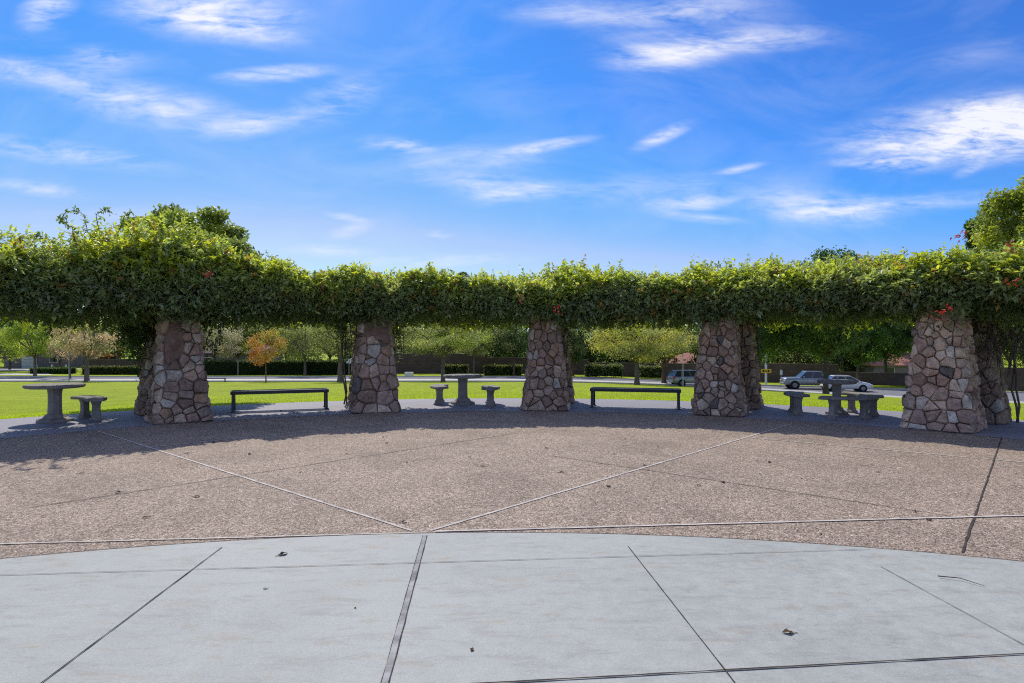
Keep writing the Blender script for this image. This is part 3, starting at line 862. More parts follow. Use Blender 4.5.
# dark broad trees over the road at right
x, y = T(826, 57)
tree('broad_tree', 'big dark green tree with its red-brown trunk behind the right table', 'tree', x, y, Z(243, 57), (5.3, 4.5, Z(366, 57)), .26,
     DK + GR, 26000, .24, clumps=60, csize=.24, limbs=10, seed=4, fork=4.0)
x, y = T(757, 60)
tree('broad_tree', 'dark green tree crown hanging low over the pickup front, right of the fourth pillar', 'tree', x, y, Z(268, 60), (4.3, 3.6, Z(364, 60)), .2,
     DK + GR, 14000, .24, clumps=40, csize=.27, limbs=6, seed=5, base=-3.5, fork=4.6)
x, y = T(858, 74)
tree('broad_tree', 'bright green lit tree crown over the white car', 'tree', x, y, Z(300, 74), (4.2, 4, Z(366, 74)), .2,
     [(.09, .17, .03), (.06, .12, .025), (.04, .08, .025)], 14000, .26, clumps=40, csize=.26, limbs=7, seed=6)
x, y = T(886, 76)
tree('broad_tree', 'dark rounded tree between the white car and the brightest pillar', 'tree', x, y, Z(296, 76), (4.0, 4, Z(364, 76)), .2,
     DK + GR, 12000, .26, clumps=34, csize=.27, limbs=7, seed=7)
# olives and ornamentals in the park
def pt(px, d, topy, wpx, boty, label, cols, n, leaf, tr=.2, name='park_tree', fork=None, bark='pale_bark', clumps=30, seed=0, lean=0.0, csize=.28, limbs=8, base=None, grp='trees around the park'):
    x, y = T(px, d); r = wpx / 2 / F * d * 1.12; n = int(n * 1.35); boty += 3
    return tree(name, label, 'tree', x, y, Z(topy, d), (r, r * .9, Z(boty, d)), tr, cols, n, leaf, bark=bark, clumps=clumps, seed=seed, lean=lean, csize=csize, limbs=limbs, fork=fork, base=base, group=grp)
pt(-6, 92, 322, 62, 366, 'yellow green leaning tree at the left edge behind the lawn', BG, 7000, .22, seed=11, fork=2.0)
pt(35, 82, 311, 56, 358, 'bright lime green tree behind the far left table', BG, 8000, .20, seed=12, fork=2.6)
pt(70, 76, 318, 42, 362, 'sparse pinkish tree left of the thick trunked one', PK, 2600, .18, seed=13, fork=2.4, tr=.12)
pt(87, 70.3, 311, 62, 357, 'pale pink and tan tree with a stout forked trunk left of the dark rear pillar', PK + OL, 5000, .17, tr=.27, seed=14, fork=2.9)
pt(215, 88, 318, 56, 356, 'pale greyish tree just right of the left front pillar', [(.30, .27, .27), (.26, .24, .22), (.2, .2, .15)], 5200, .19, seed=15)
pt(266, 69, 322, 40, 366, 'young orange leaved tree on a thin trunk behind the first black bench', OR, 4200, .15, tr=.07, seed=16, fork=3.4, limbs=6, csize=.3)
pt(305, 84, 316, 56, 360, 'soft grey green tree right of the orange one', OL, 6500, .19, seed=17)
pt(340, 69.3, 313, 66, 354, 'grey green olive with a thick leaning trunk left of the brown topped pillar', OL, 7500, .16, tr=.30, seed=18, fork=3.6, lean=.02)
pt(364, 71, 316, 42, 352, 'darker olive right against the brown topped pillar', OL + GR, 4000, .16, tr=.24, seed=19, fork=3.6)
pt(443, 69.2, 314, 92, 357, 'wide grey green olive above the left end of the middle table', OL + BG[:1], 11000, .16, tr=.24, seed=20, fork=3.2)
pt(474, 85, 316, 46, 354, 'thin trunked olive behind the middle table', OL, 5000, .19, tr=.13, seed=21, fork=3.4)
pt(514, 83, 318, 46, 356, 'dark grey green tree just left of the middle pillar', DK + OL[2:], 5200, .19, tr=.16, seed=22, bark='bark')
pt(573, 84, 320, 42, 362, 'dark tree just right of the middle pillar', DK + OL[2:], 4600, .2, tr=.16, seed=23, bark='bark')
pt(637, 68.6, 313, 100, 362, 'broad yellow olive tree over the second black bench', YO + OL, 14000, .16, tr=.30, seed=24, fork=2.9, clumps=44)
pt(664, 72, 322, 54, 360, 'yellow green olive with dark spreading limbs beside the silver SUV', OL + YO[:1], 5000, .17, tr=.32, seed=25, fork=2.5, bark='bark', base=-3.3)
pt(700, 100, 326, 40, 358, 'grey green round tree behind the house with the salmon roof', OL + DK, 4000, .24, seed=26, base=-3.3)
# far off belt of trees closing the view
def belt(name, label, pts, cols, n, leaf, zb=-3.2):
    C, K = [], []
    for (px, d, topy, w) in pts:
        m = max(60, int(n * w / sum(q[3] for q in pts)))
        x0_ = (px - CX) / F * d; r = w / 2 / F * d; zt = Z(topy, d)
        v = RNG.normal(size=(m, 3)); v /= np.linalg.norm(v, axis=1, keepdims=True); v *= RNG.random((m, 1)) ** .4
        lump = 1 + .25 * np.sin(v[:, :1] * 9 + px) * np.cos(v[:, 2:] * 7)
        C.append(v * lump * np.array((r, r * .6, (zt - zb) / 2)) + np.array((x0_, d, (zt + zb) / 2)))
        c = np.array(cols[RNG.integers(len(cols))]); K.append(c * RNG.uniform(.6, 1.35, (m, 1)))
    C = np.concatenate(C); K = np.concatenate(K); m = len(C)
    L = leaf * RNG.uniform(.6, 1.4, m)
    C[:, 2] = np.maximum(C[:, 2], zb + .3)
    o = leaves(name, M['tree_leaf'], C, RNG.normal(size=(m, 3)), RNG.normal(size=(m, 3)) * .6 + np.array((0, 0, 1)), L, L * .7, K)
    return tag(o, label, 'woodland', kind='stuff')
random.seed(3)
belt('distant_trees', 'far off belt of mixed trees closing the view behind the walls and houses',
     [(px + random.uniform(-8, 8), random.uniform(112, 150), random.uniform(304, 322), random.uniform(34, 60)) for px in range(-70, 1100, 17)],
     GR + OL + DK + [(.10, .12, .05)], 90000, .6)
belt('shrubbery', 'dense dark shrubbery filling the gardens directly behind the brown walls',
     [(px + random.uniform(-5, 5), random.uniform(94, 99), random.uniform(340, 352), random.uniform(24, 40)) for px in list(range(352, 668, 11)) + list(range(700, 872, 11))],
     DK + OL[2:] + [(.05, .08, .03)], 42000, .32, zb=-3.9)
k_ = 0
for px, d, ty, wd, cl, lb in ((118, 99, 316, 46, OL, 'hazy grey green tree just left of the dark rear pillar'), (60, 98, 312, 50, GR, 'green tree behind the lime green and pinkish ones at left'),
        (10, 101, 310, 60, GR, 'dark green tree behind the driveway at the left edge'), (238, 96, 312, 56, OL, 'grey green tree between the left pillar and the orange tree'),
        (286, 97, 310, 60, GR + OL, 'mid green tree rising behind the orange tree'), (330, 95, 312, 56, GR + OL, 'green tree behind the olive with the leaning trunk'),
        (415, 96, 312, 56, OL, 'olive tree behind the left part of the tallest wall'), (462, 97, 310, 56, GR + YO[:1], 'yellowish green tree behind the middle table'),
        (498, 96, 312, 50, OL, 'grey tree right of the middle table, behind the wall'), (586, 96, 312, 54, GR + OL, 'green tree between middle pillar and yellow olive, behind the wall'),
        (624, 97, 308, 56, GR, 'dark green tree behind the yellow olive'), (668, 99, 316, 44, OL, 'grey green tree above the silver SUV'),
        (800, 92, 312, 60, DK, 'dark tree behind the pickup and the wall'), (842, 95, 312, 60, DK + GR, 'dark tree behind the white car and the wall'),
        (893, 98, 308, 56, GR, 'tree behind the tan house left of the brightest pillar'), (1010, 70, 300, 70, GR, 'green tree at the right edge, low behind the draped pillar')):
    k_ += 1; pt(px, d, ty, wd, 352, lb, cl, 7500, .26, tr=.2, seed=60 + k_, fork=3.0, bark='bark', base=-3.3, clumps=34, limbs=4)

# palm far behind
x, y = T(463, 120)
palm = empty('palm_tree', (x, y, -3)); tag(palm, 'distant palm whose fan crown just tops the vine near the middle', 'palm tree')
mb = MB(); mb.tube([(0, 0, -.2), (.1, 0, 9), (0, 0, Z(266, 120) + .8)], [.3, .24, .2], 8); mb.build('trunk', M['bark'], palm)
C, D, N, L, W, K = [], [], [], [], [], []
zc = Z(266, 120) + .8
for i in range(60):
    a = random.uniform(0, 2 * PI); e = random.uniform(-.5, 1.3); dv = Vector((math.cos(a) * math.cos(e), math.sin(a) * math.cos(e), math.sin(e)))
    for k in range(9):
        p = Vector((0, 0, zc)) + dv * (.5 + k * .12) + Vector((0, 0, -.02 * k * k * .5)); C.append(p)
        D.append(dv + Vector([random.gauss(0, .5) for _ in range(3)])); N.append(Vector((0, 0, 1))); L.append(.6); W.append(.16); K.append(np.array((.05, .08, .03)))
leaves('crown', M['tree_leaf'], *[np.array(a, dtype=np.float64) for a in (C, D, N, L, W, K)], palm)

# ------------------------------------------------------------------ hedges, shrubs
def hedge(name, label, cat_, x0, y0_, x1, y1, w, h, zb, cols, n, leaf, lumps=.12, group=None):
    root = empty(name, ((x0 + x1) / 2, (y0_ + y1) / 2, zb)); tag(root, label, cat_, group)
    L_ = math.hypot(x1 - x0, y1 - y0_); a = math.atan2(y1 - y0_, x1 - x0); root.rotation_euler.z = a
    t = RNG.uniform(-.5, .5, n); u = RNG.random(n); per = w + 2 * h; s = u * per
    yy = np.where(s < h, -w / 2, np.where(s < h + w, s - h - w / 2, w / 2)); zz = np.where(s < h, s, np.where(s < h + w, h, per - s))
    nz = lumps * (np.sin(t * L_ * 2.1 + zz * 3) + np.sin(t * L_ * 5.3 + yy * 4)) * .5
    P = np.stack([t * L_, yy * (1 + nz * .6), zz * (1 + nz * .35) - RNG.random(n) * .1], axis=1) + RNG.normal(size=(n, 3)) * .05
    P[:, 2] = np.maximum(P[:, 2], .03)
    c = np.array([cols[i] for i in RNG.integers(len(cols), size=n)]) * RNG.uniform(.6, 1.4, (n, 1))
    Lf = leaf * RNG.uniform(.6, 1.4, n)
    leaves('foliage', M['tree_leaf'], P, RNG.normal(size=(n, 3)), RNG.normal(size=(n, 3)) * .5 + np.array((0, 0, 1)), Lf, Lf * .6, c, root)
    mb = MB(); mb.box((0, 0, h * .46), (L_ - .2, w * .8, h * .88)); mb.build('shade_core', M['core'], root)  # dark box filler behind the leaves, shade put into its colour
    return root
hedge('hedge', 'long clipped dark hedge with sunlit top behind the first black bench', 'hedge', T(206, 85)[0], 85, T(362, 85)[0], 85.5, 1.4, 1.95, -2.88, DK + [(.06, .085, .03)], 14000, .16)
hedge('hedge', 'short dark hedge seen between the pale pink tree and the dark rear pillar', 'hedge', T(84, 86)[0], 86, T(150, 86)[0], 86, 1.2, 1.1, -2.88, DK + [(.2, .16, .05)], 5000, .16)
hedge('hedge', 'low green hedge below the pinkish trees at left', 'hedge', T(32, 88)[0], 88, T(74, 88)[0], 88, 1.2, .8, -2.88, DK + GR, 3000, .16)
hedge('shrub_row', 'dark clipped shrubs left of the middle table, in front of the brown wall', 'shrub', T(442, 84)[0], 84, T(468, 84)[0], 84, 1.4, 1.35, -2.88, DK + YO[:1], 2500, .16)
hedge('shrub_row', 'dark clipped shrubs right of the middle table, in front of the brown wall', 'shrub', T(484, 84)[0], 84, T(522, 84)[0], 84, 1.4, 1.35, -2.9, DK + YO[:1], 3000, .16)
hedge('shrub_row', 'rounded shrubs left of the yellow olive trunk', 'shrub', T(585, 83.5)[0], 83.5, T(622, 83.5)[0], 83.5, 1.6, 1.5, -3.0, DK + OL, 3600, .17, .3)
hedge('shrub_row', 'rounded shrubs right of the yellow olive trunk', 'shrub', T(638, 83.5)[0], 83.5, T(662, 83.5)[0], 83.5, 1.6, 1.45, -3.15, DK + OL, 2600, .17, .3)
hedge('flowering_shrub', 'bougainvillea with deep pink flowers at the far left house', 'shrub', T(12, 99)[0], 99, T(28, 99)[0], 99, 1.6, 1.5, Z(355, 99), [(.35, .03, .10), (.28, .04, .12), (.06, .09, .03)], 1600, .18, .3)
hedge('flowering_shrub', 'orange brown shrub over the wall behind the pale pink tree', 'shrub', T(96, 93)[0], 93.5, T(112, 93)[0], 93.5, 1.4, 2.6, -2.9, [(.35, .17, .06), (.28, .15, .07)], 1800, .18, .3)

# ------------------------------------------------------------------ walls and houses
def wall(label, px0, px1, d0, d1, topy, zb, name='garden_wall', mat='block'):
    a, b = T(px0, d0), T(px1, d1); L_ = math.hypot(b[0] - a[0], b[1] - a[1])
    h = Z(topy, (d0 + d1) / 2) - zb
    root = empty(name, ((a[0] + b[0]) / 2, (a[1] + b[1]) / 2, zb), math.atan2(b[1] - a[1], b[0] - a[0]))
    mb = MB(); mb.box((0, 0, (h - .06) / 2 - .1), (L_, .2, h - .06 + .2)); mb.build('wall', M[mat], root)
    mb = MB(); mb.box((0, 0, h - .03), (L_, .26, .06), bev=.01); mb.build('coping', M['mortar'], root)
    return tag(root, label, 'wall', 'brown block garden walls along the road')
wall('tallest brown block wall, left of the middle table behind the road', 352, 487, 89, 89, 352.5, -3)
wall('brown block wall one step lower, right behind the middle table', 487.2, 528, 89, 89, 356.3, -3)
wall('brown block wall behind the middle pillar, next step down', 528.2, 588, 89, 89, 358.5, -3)
wall('brown block wall behind the rounded shrubs and the silver SUV', 588.2, 716, 89, 84, 362.0, -3.3)
wall('brown wall seen between the fourth pillar and the white car', 740, 838, 82, 77, 362.5, -3.7)
wall('low brown wall seen left of the brightest pillar behind the white car', 838.3, 925, 77, 73, 371.5, -3.7)
wall('brown wall at the right edge past the last pillars', 925.2, 1080, 73, 62, 366, -3.7)
wall('purple brown low wall behind the pale pink tree at left', 84, 150, 91, 91, 358, -3)

def house(label, px0, px1, d, eavey, ridgey, roof, wallm, garage=None, dep=9.0, zb=-3.1, hip=True):
    a, b = T(px0, d)[0], T(px1, d)[0]; ze, zt = Z(eavey, d) - zb, Z(ridgey, d) - zb
    root = empty('house', ((a + b) / 2, d + dep / 2, zb)); tag(root, label, 'house', 'houses beyond the park road')
    w = b - a
    mb = MB(); mb.box((0, 0, ze / 2), (w, dep, ze)); mb.build('wall', M[wallm], root)
    mb = MB(); o = .5; i = dep / 2 if hip else .01
    i = min(i, w / 2 - .3)
    v = [(-w / 2 - o, -dep / 2 - o, ze), (w / 2 + o, -dep / 2 - o, ze), (w / 2 + o, dep / 2 + o, ze), (-w / 2 - o, dep / 2 + o, ze), (-w / 2 + i, 0, zt), (w / 2 - i, 0, zt)]
    v += [(p[0], p[1], p[2] - .15) for p in v[:4]]
    mb.add(v, [(0, 1, 5, 4), (2, 3, 4, 5), (1, 2, 5), (3, 0, 4), (6, 9, 8, 7), (0, 6, 7, 1), (1, 7, 8, 2), (2, 8, 9, 3), (3, 9, 6, 0)])
    mb.build('roof', M[roof], root)
    for gx, gw in (garage or []):
        mb = MB()
        for k in range(4): mb.box((gx, -dep / 2 - .03, .3 + k * .55), (gw, .06, .53), bev=.015)
        mb.build('garage_door', M['garage_door'], root)
    for wx in (-w * .32, w * .32) if not garage else (w * .36,):
        mb = MB(); mb.box((wx, -dep / 2 - .04, ze * .55), (1.5, .08, 1.2)); f = mb.build('window', M['white_metal'], root)
        mb = MB(); mb.box((wx, -dep / 2 - .085, ze * .55), (1.34, .02, 1.04)); mb.build('pane', M['glass'], f)
    return root
house('grey house with pale garage door at far left behind the lime green tree', 4, 62, 106, 350, 339, 'roof_grey', 'stucco_grey', [(-.6, 2.6)])
house('house with purple grey hipped roof behind the clipped hedge', 196, 262, 100, 352, 337, 'roof_grey', 'stucco_grey')
house('house with salmon tiled roof behind the silver SUV', 668, 760, 104, 362.5, 352, 'roof_red', 'stucco', zb=-3.6)
house('sunlit tan house beyond the low wall, left of the brightest pillar', 874, 960, 92, 364, 352, 'roof_red', 'stucco', zb=-3.7)

# ------------------------------------------------------------------ cars
def car(kind, paint, label, cat_, name, x, y, head):
    z0 = tz(x, y) + .02
    root = empty(name, (x, y, z0), head); tag(root, label, cat_, 'vehicles on the park road')
    if kind == 'truck':
        L_, W_, H_, wb, wr = 5.8, 1.98, 1.9, 3.7, .44
        st = [(2.92, .55, 1.05, .84), (2.86, .48, 1.17, .94), (2.5, .45, 1.24, .99), (1.45, .45, 1.28, .99), (1.1, .45, 1.28, .99), (-1.0, .42, 1.24, .99), (-2.7, .45, 1.22, .99), (-2.88, .52, 1.20, .95)]
        cab = [(1.30, -1.15), (.62, -.98), 1.27, 1.93]
    elif kind == 'suv':
        L_, W_, H_, wb, wr = 4.9, 1.9, 1.78, 2.85, .38
        st = [(2.42, .45, .80, .72), (2.3, .35, .92, .86), (1.7, .32, 1.03, .94), (1.1, .32, 1.09, .95), (-1.2, .32, 1.12, .95), (-2.2, .34, 1.12, .93), (-2.4, .42, 1.05, .86), (-2.45, .5, .95, .82)]
        cab = [(1.3, -2.36), (.35, -1.95), 1.07, 1.76]
    else:
        L_, W_, H_, wb, wr = 4.55, 1.85, 1.62, 2.7, .35
        st = [(2.26, .42, .72, .66), (2.15, .32, .86, .82), (1.6, .28, .98, .91), (1.0, .28, 1.03, .92), (-1.1, .28, 1.06, .92), (-2.0, .3, 1.05, .90), (-2.2, .4, .95, .82), (-2.27, .5, .85, .78)]
        cab = [(1.35, -2.15), (.20, -1.35), 1.00, 1.63]
    mb = MB(); rings = []
    for (sx, zl, zt, w) in st:
        h = zt - zl
        half = [(w * .88, zl), (w * .98, zl + h * .15), (w, zl + h * .45), (w * .985, zl + h * .72), (w * .95, zl + h * .92), (w * .85, zt - .0), (w * .4, zt + .03)]
        rings.append([(sx, p[0], p[1]) for p in half] + [(sx, -p[0], p[1]) for p in reversed(half)])
    mb.loft(rings); body = mb.build('body', paint, root, smooth=True)
    (b0_, b1_), (t0_, t1_), zbelt, zroof = cab; w0, w1 = W_ / 2 * .92, W_ / 2 * .74
    mb = MB(); vb = [(b0_, -w0, zbelt - .05), (b0_, w0, zbelt - .05), (b1_, w0, zbelt - .05), (b1_, -w0, zbelt - .05)]
    vt = [(t0_, -w1, zroof - .04), (t0_, w1, zroof - .04), (t1_, w1, zroof - .04), (t1_, -w1, zroof - .04)]
    mb.loft([vb, vt]); mb.build('window', M['glass'], root)
    mb = MB(); mb.loft([[(p[0] * 1.0 + (.03 if i < 2 else -.03), p[1] * 1.03, p[2]) for i, p in enumerate(vt)], [(p[0] * .97, p[1] * .93, p[2] + .07) for p in vt]])
    for i in range(4): mb.tube([Vector(vb[i]) * 1.003, Vector(vt[i]) * 1.003], .03, 5)
    n = {'truck': 1, 'suv': 2, 'car': 2}[kind]
    for s in (-1, 1):
        for k in range(n):
            xx = lerp(b0_, b1_, (.50,)[0] if n == 1 else (.42, .76)[k]); tx = lerp(t0_, t1_, .5 if n == 1 else (.38, .76)[k])
            mb.tube([(xx, s * (w0 + .004), zbelt - .03), (tx, s * (w1 + .004), zroof - .02)], .025, 5)
    mb.build('roof', paint, root)
    if kind == 'truck':
        mb = MB(); mb.box((-2.0, 0, 1.256), (1.6, 1.65, .02)); mb.build('truck_bed', M['tyre'], root)
    for sx in (-1, 1):
        for sy in (-1, 1):
            cx_, cy_ = sx * wb / 2, sy * (W_ / 2 - .10)
            mb = MB(); n = 24
            def cyl(r, y0_, y1_, mat, nm, par):
                mb = MB(); mb.loft([[(cx_ + math.cos(2 * PI * j / n) * rr, yy, wr + math.sin(2 * PI * j / n) * rr) for j in range(n)] for rr, yy in ((r * .94, y0_), (r, lerp(y0_, y1_, .15)), (r, lerp(y0_, y1_, .85)), (r * .94, y1_))])
                return mb.build(nm, mat, par)
            if True:
                arch = cyl(wr * 1.17, sy * (W_ / 2 - .16), sy * (W_ / 2 + .006), M['black'], 'wheel_arch', root)
                w = cyl(wr, sy * (W_ / 2 - .2), sy * (W_ / 2 + .03), M['tyre'], 'wheel', root)
                cyl(wr * .62, sy * (W_ / 2 - .1), sy * (W_ / 2 + .04), M['rim'], 'rim', w)
    fx = st[0][0]; rxx = st[-1][0]
    for s in (-1, 1):
        mb = MB(); mb.box((fx - .10, s * W_ * .39, (st[0][1] + st[0][2]) / 2 + .13), (.22, .34, .17), bev=.02); mb.build('headlight', M['lamp_clear'], root)
        mb = MB(); mb.box((rxx + .08, s * W_ * .44, st[-1][2] + .0), (.2, .16, .32), bev=.02); mb.build('taillight', M['lamp_red'], root)
        mb = MB(); mb.box((b0_ - .35, s * (W_ / 2 + .08), zbelt + .06), (.12, .2, .14), bev=.02); mb.build('mirror', paint, root)
    mb = MB(); mb.box((fx - .02, 0, (st[0][1] + st[0][2]) / 2 + .08), (.06, W_ * .5, .24), bev=.01); mb.build('grille', M['rim'] if kind == 'truck' else M['black'], root)
    mb = MB(); mb.box((fx + .02, 0, st[0][1] + .05), (.16, W_ * .84, .18), bev=.03); mb.build('bumper', M['rim'] if kind == 'truck' else paint, root)
    mb = MB(); mb.box((rxx - .02, 0, st[-1][1] + .05), (.16, W_ * .84, .18), bev=.03); mb.build('bumper', paint, root)
    return root
x, y = T(690, 70.5); car('suv', M['silver'], 'silver SUV seen from its rear quarter, partly behind the fourth pillar', 'car', 'parked_car', x, y, math.radians(11))
x, y = T(810, 68.8); M['pickup_paint'] = simple('pickup_paint', (.27, .30, .33), .28, .5, metal=.35, var=.03, coat=.6)
x, y = T(810, 68.8); car('truck', M['pickup_paint'], 'silver pickup truck facing left behind the dark tree trunk', 'truck', 'pickup_truck', x, y, math.radians(180 - 9))
x, y = T(846, 65.5); car('car', M['white_paint'], 'white hatchback facing right behind the right table', 'car', 'parked_car', x, y, math.radians(-10))

# ------------------------------------------------------------------ signs and small far things
def post(name, label, cat_, px, d, topy, zb, r=.04, mat='grey_metal', plate=None, pm='white_metal', arrow=False, face_=0.0):
    x, y = T(px, d); root = empty(name, (x, y, zb), face_); tag(root, label, cat_)
    h = Z(topy, d) - zb
    mb = MB(); mb.tube([(0, 0, -.1), (0, 0, h)], r, 8); mb.build('post', M[mat], root)
    if plate:
        w, hh, zc_ = plate; zc_ -= zb
        mb = MB(); mb.box((0, -r - .02, zc_), (w, .025, hh), bev=.005); pl = mb.build('sign_plate', M[pm], root)
        if arrow:
            mb = MB(); yy = -r - .038
            mb.box((0, yy, zc_), (w * .42, .008, hh * .22))
            for s in (-1, 1):
                mb.add([(s * w * .42, yy - .004, zc_), (s * w * .2, yy - .004, zc_ + hh * .34), (s * w * .2, yy - .004, zc_ - hh * .34),
                        (s * w * .42, yy + .004, zc_), (s * w * .2, yy + .004, zc_ + hh * .34), (s * w * .2, yy + .004, zc_ - hh * .34)],
                       [(0, 1, 2), (3, 5, 4), (0, 3, 4, 1), (1, 4, 5, 2), (2, 5, 3, 0)])
            mb.build('arrow', M['black'], pl)
    return root
post('street_sign', 'yellow warning board with black double arrow on a pale post, right of the fourth pillar', 'road sign', 766, 74, 352, -3.6, .13, 'white_metal', (1.15, .46, Z(370, 74)), 'yellow', True, -.3)
post('street_sign', 'narrow white sign on a thin post beside the pickup front', 'road sign', 781, 73, 368, -3.6, .05, 'grey_metal', (.3, .5, Z(371.5, 73)))
post('street_sign', 'small square white sign left of the brown topped pillar', 'road sign', 349, 78, 356, -2.9, .04, 'grey_metal', (.6, .6, Z(360, 78)))
post('lamp_post', 'thin pale pole in front of the silver SUV', 'pole', 683, 67.5, 353, tz(18.6, 67.5), .045, 'white_metal')
post('lamp_post', 'thin grey pole behind the far left table', 'pole', 69, 69, 350, tz(-49, 69), .05, 'grey_metal')
post('lamp_post', 'thin grey pole in front of the hedge right of the left pillar', 'pole', 238, 83, 358, -2.9, .05, 'grey_metal')
x, y = T(409, 82); u = empty('utility_box', (x, y, -2.9)); tag(u, 'low white utility cabinet by the road, right of the brown topped pillar', 'utility box')
mb = MB(); mb.box((0, 0, .27), (1.1, .6, .5), bev=.03); mb.build('cabinet', M['white_metal'], u); mb = MB(); mb.box((0, 0, .01), (1.25, .75, .06)); mb.build('plinth', M['sidewalk'], u)
bol = MB(); bol.lathe([(.13, 0), (.13, 1.0), (.10, 1.08), (.02, 1.1)], 12)
lab = ['white bollard nearest the left edge by the driveway', 'white bollard between two slim trunks behind the left table', 'white bollard rightmost of the three by the driveway']
bo = None
for i, px in enumerate((36.5, 52, 66)):
    x, y = T(px, 94)
    o = bol.build('bollard', M['white_metal']) if bo is None else bo.copy()
    if bo is not None: COL.objects.link(o)
    bo = o; o.location = (x, y, -2.9); tag(o, lab[i], 'bollard', 'white bollards by the driveway')

# ------------------------------------------------------------------ lawn blades near the plaza
random.seed(9)
n = 52000
ang = RNG.uniform(math.radians(-62), math.radians(60), n); rr = RP + .05 + RNG.random(n) ** 1.7 * 16
X = CEN[0] + np.sin(ang) * rr; Y = CEN[1] + np.cos(ang) * rr
P = np.array([(a, b, tz(a, b)) for a, b in zip(X, Y)])
D = RNG.normal(size=(n, 3)) * .35 + np.array((0, 0, 1)); N = RNG.normal(size=(n, 3))
L = RNG.uniform(.022, .05, n); c = np.array([(.30, .38, .018)]) * RNG.uniform(.7, 1.3, (n, 1))
tag(leaves('grass', M['grass_blade'], P, D, N, L, np.full(n, .007) + RNG.random(n) * .007, c), 'short bright green lawn grass beyond the paved ring', 'grass', kind='stuff')

# ------------------------------------------------------------------ fallen leaves and a twig
def dead_leaf(s):
    mb = MB(); vs = []
    n = 7
    for i in range(n):
        t = i / (n - 1); w = math.sin(PI * min(1, t * .98 + .02)) * .55 * s; z = .30 * s * math.sin(t * PI) * (.6 + .5 * math.sin(i * 2.3))
        vs += [((t - .5) * 2 * s, -w, z + w * .35), ((t - .5) * 2 * s, 0, z), ((t - .5) * 2 * s, w, z + w * .2)]
    fs = []
    for i in range(n - 1):
        for k in range(2): fs.append((3 * i + k, 3 * i + k + 1, 3 * i + 3 + k + 1, 3 * i + 3 + k))
    mb.add(vs, fs); mb.tube([(-s * 1.5, 0, .003), (-s, 0, .003)], .002, 4)
    return mb
M['dead_leaf'] = simple('dead_leaf', (.10, .065, .04), .9, .2, var=.4, scale=30)
M['dark_leaf'] = simple('dark_leaf', (.035, .025, .02), .9, .2, var=.4, scale=30)
first = None
def put_leaf(px, py, s, label, group, mat='dark_leaf'):
    global first
    x, y = gpt(px, py, .005)
    o = dead_leaf(s).build('fallen_leaf', M[mat]); o.location = (x, y, .006); o.rotation_euler = (random.uniform(-.08, .08), random.uniform(-.08, .08), random.uniform(0, 6.3))
    tag(o, label, 'leaf', group); return o
put_leaf(283, 553.5, .042, 'dark crumpled leaf on the pale concrete left of the wide joint', 'fallen leaves on the paving')
put_leaf(788, 632, .036, 'tan and black curled leaf on the pale concrete at lower right', 'fallen leaves on the paving', 'dead_leaf')
put_leaf(265, 588, .014, 'tiny speck of leaf below the dark crumpled leaf on the concrete', 'fallen leaves on the paving')
put_leaf(355, 607, .009, 'tiny leaf bit on the concrete just left of the wide joint', 'fallen leaves on the paving')
put_leaf(472, 649, .018, 'small brown leaf bit on the concrete right of the wide joint, near the bottom', 'fallen leaves on the paving', 'dead_leaf')
put_leaf(404, 521, .034, 'dark upright leaf on the pebbled paving right beside the hub of the pale strips', 'fallen leaves on the paving')
base = put_leaf(145, 517, .030, 'small dark dry leaf lying on the brown pebbled paving', 'small dry leaves on the pebbled paving')
pts = [(382, 435), (386, 441), (408, 460), (412, 459), (197, 494), (81, 471), (300, 470), (470, 455), (484, 464), (530, 448), (548, 446), (627, 437), (616, 452), (609, 484),
       (645, 463), (700, 483), (722, 480), (756, 459), (770, 460), (800, 476), (560, 470), (916, 509), (930, 517), (820, 531), (250, 452), (345, 452), (215, 440), (660, 445), (880, 470), (120, 490)]
for k, (px, py) in enumerate(pts):
    o = base.copy(); COL.objects.link(o); x, y = gpt(px + random.uniform(-2, 2), py, .02)
    o.location = (x, y, .004); s = random.uniform(.55, 1.3); o.scale = (s, s, s); o.rotation_euler = (random.uniform(-.08, .08), random.uniform(-.08, .08), random.uniform(0, 6.3))
tw = MB(); a = gpt(938, 577); b = gpt(960, 580); c = gpt(985, 587)
tw.tube([(a[0], a[1], .014), (b[0], b[1], .02), (c[0], c[1], .013)], [.004, .003, .0015], 5); tag(tw.build('twig', M['bark']), 'thin bent twig lying on the pale concrete at right', 'twig')

# ------------------------------------------------------------------ light, sky, camera
SKR, SKG, SKB = (.69, 3.5, .34), (.998, 1.27, .52), .85

SUN = Vector((-1.08, 2.95, 3.35)).normalized()
sd = bpy.data.lights.new('sun', 'SUN'); sd.energy = 3.4; sd.angle = math.radians(.53); sd.color = (1.0, .94, .85)
so = bpy.data.objects.new('sun', sd); COL.objects.link(so); so.rotation_euler = SUN.to_track_quat('Z', 'Y').to_euler()
w = bpy.data.worlds.new('World'); sc.world = w; w.use_nodes = True; nt = w.node_tree; nt.nodes.clear()
out = nt.nodes.new('ShaderNodeOutputWorld'); bg = nt.nodes.new('ShaderNodeBackground'); bg.inputs['Strength'].default_value = .15
nt.links.new(bg.outputs[0], out.inputs[0])
sky = nt.nodes.new('ShaderNodeTexSky'); sky.sky_type = 'NISHITA'; sky.sun_disc = False
sky.sun_elevation = math.asin(SUN.z); sky.sun_rotation = math.atan2(SUN.x, SUN.y); sky.air_density = 1.0; sky.dust_density = .3; sky.ozone_density = 2.5
hs = nt.nodes.new('ShaderNodeHueSaturation'); hs.inputs['Saturation'].default_value = 1.25; hs.inputs['Value'].default_value = 1.0
nt.links.new(sky.outputs[0], hs.inputs['Color'])
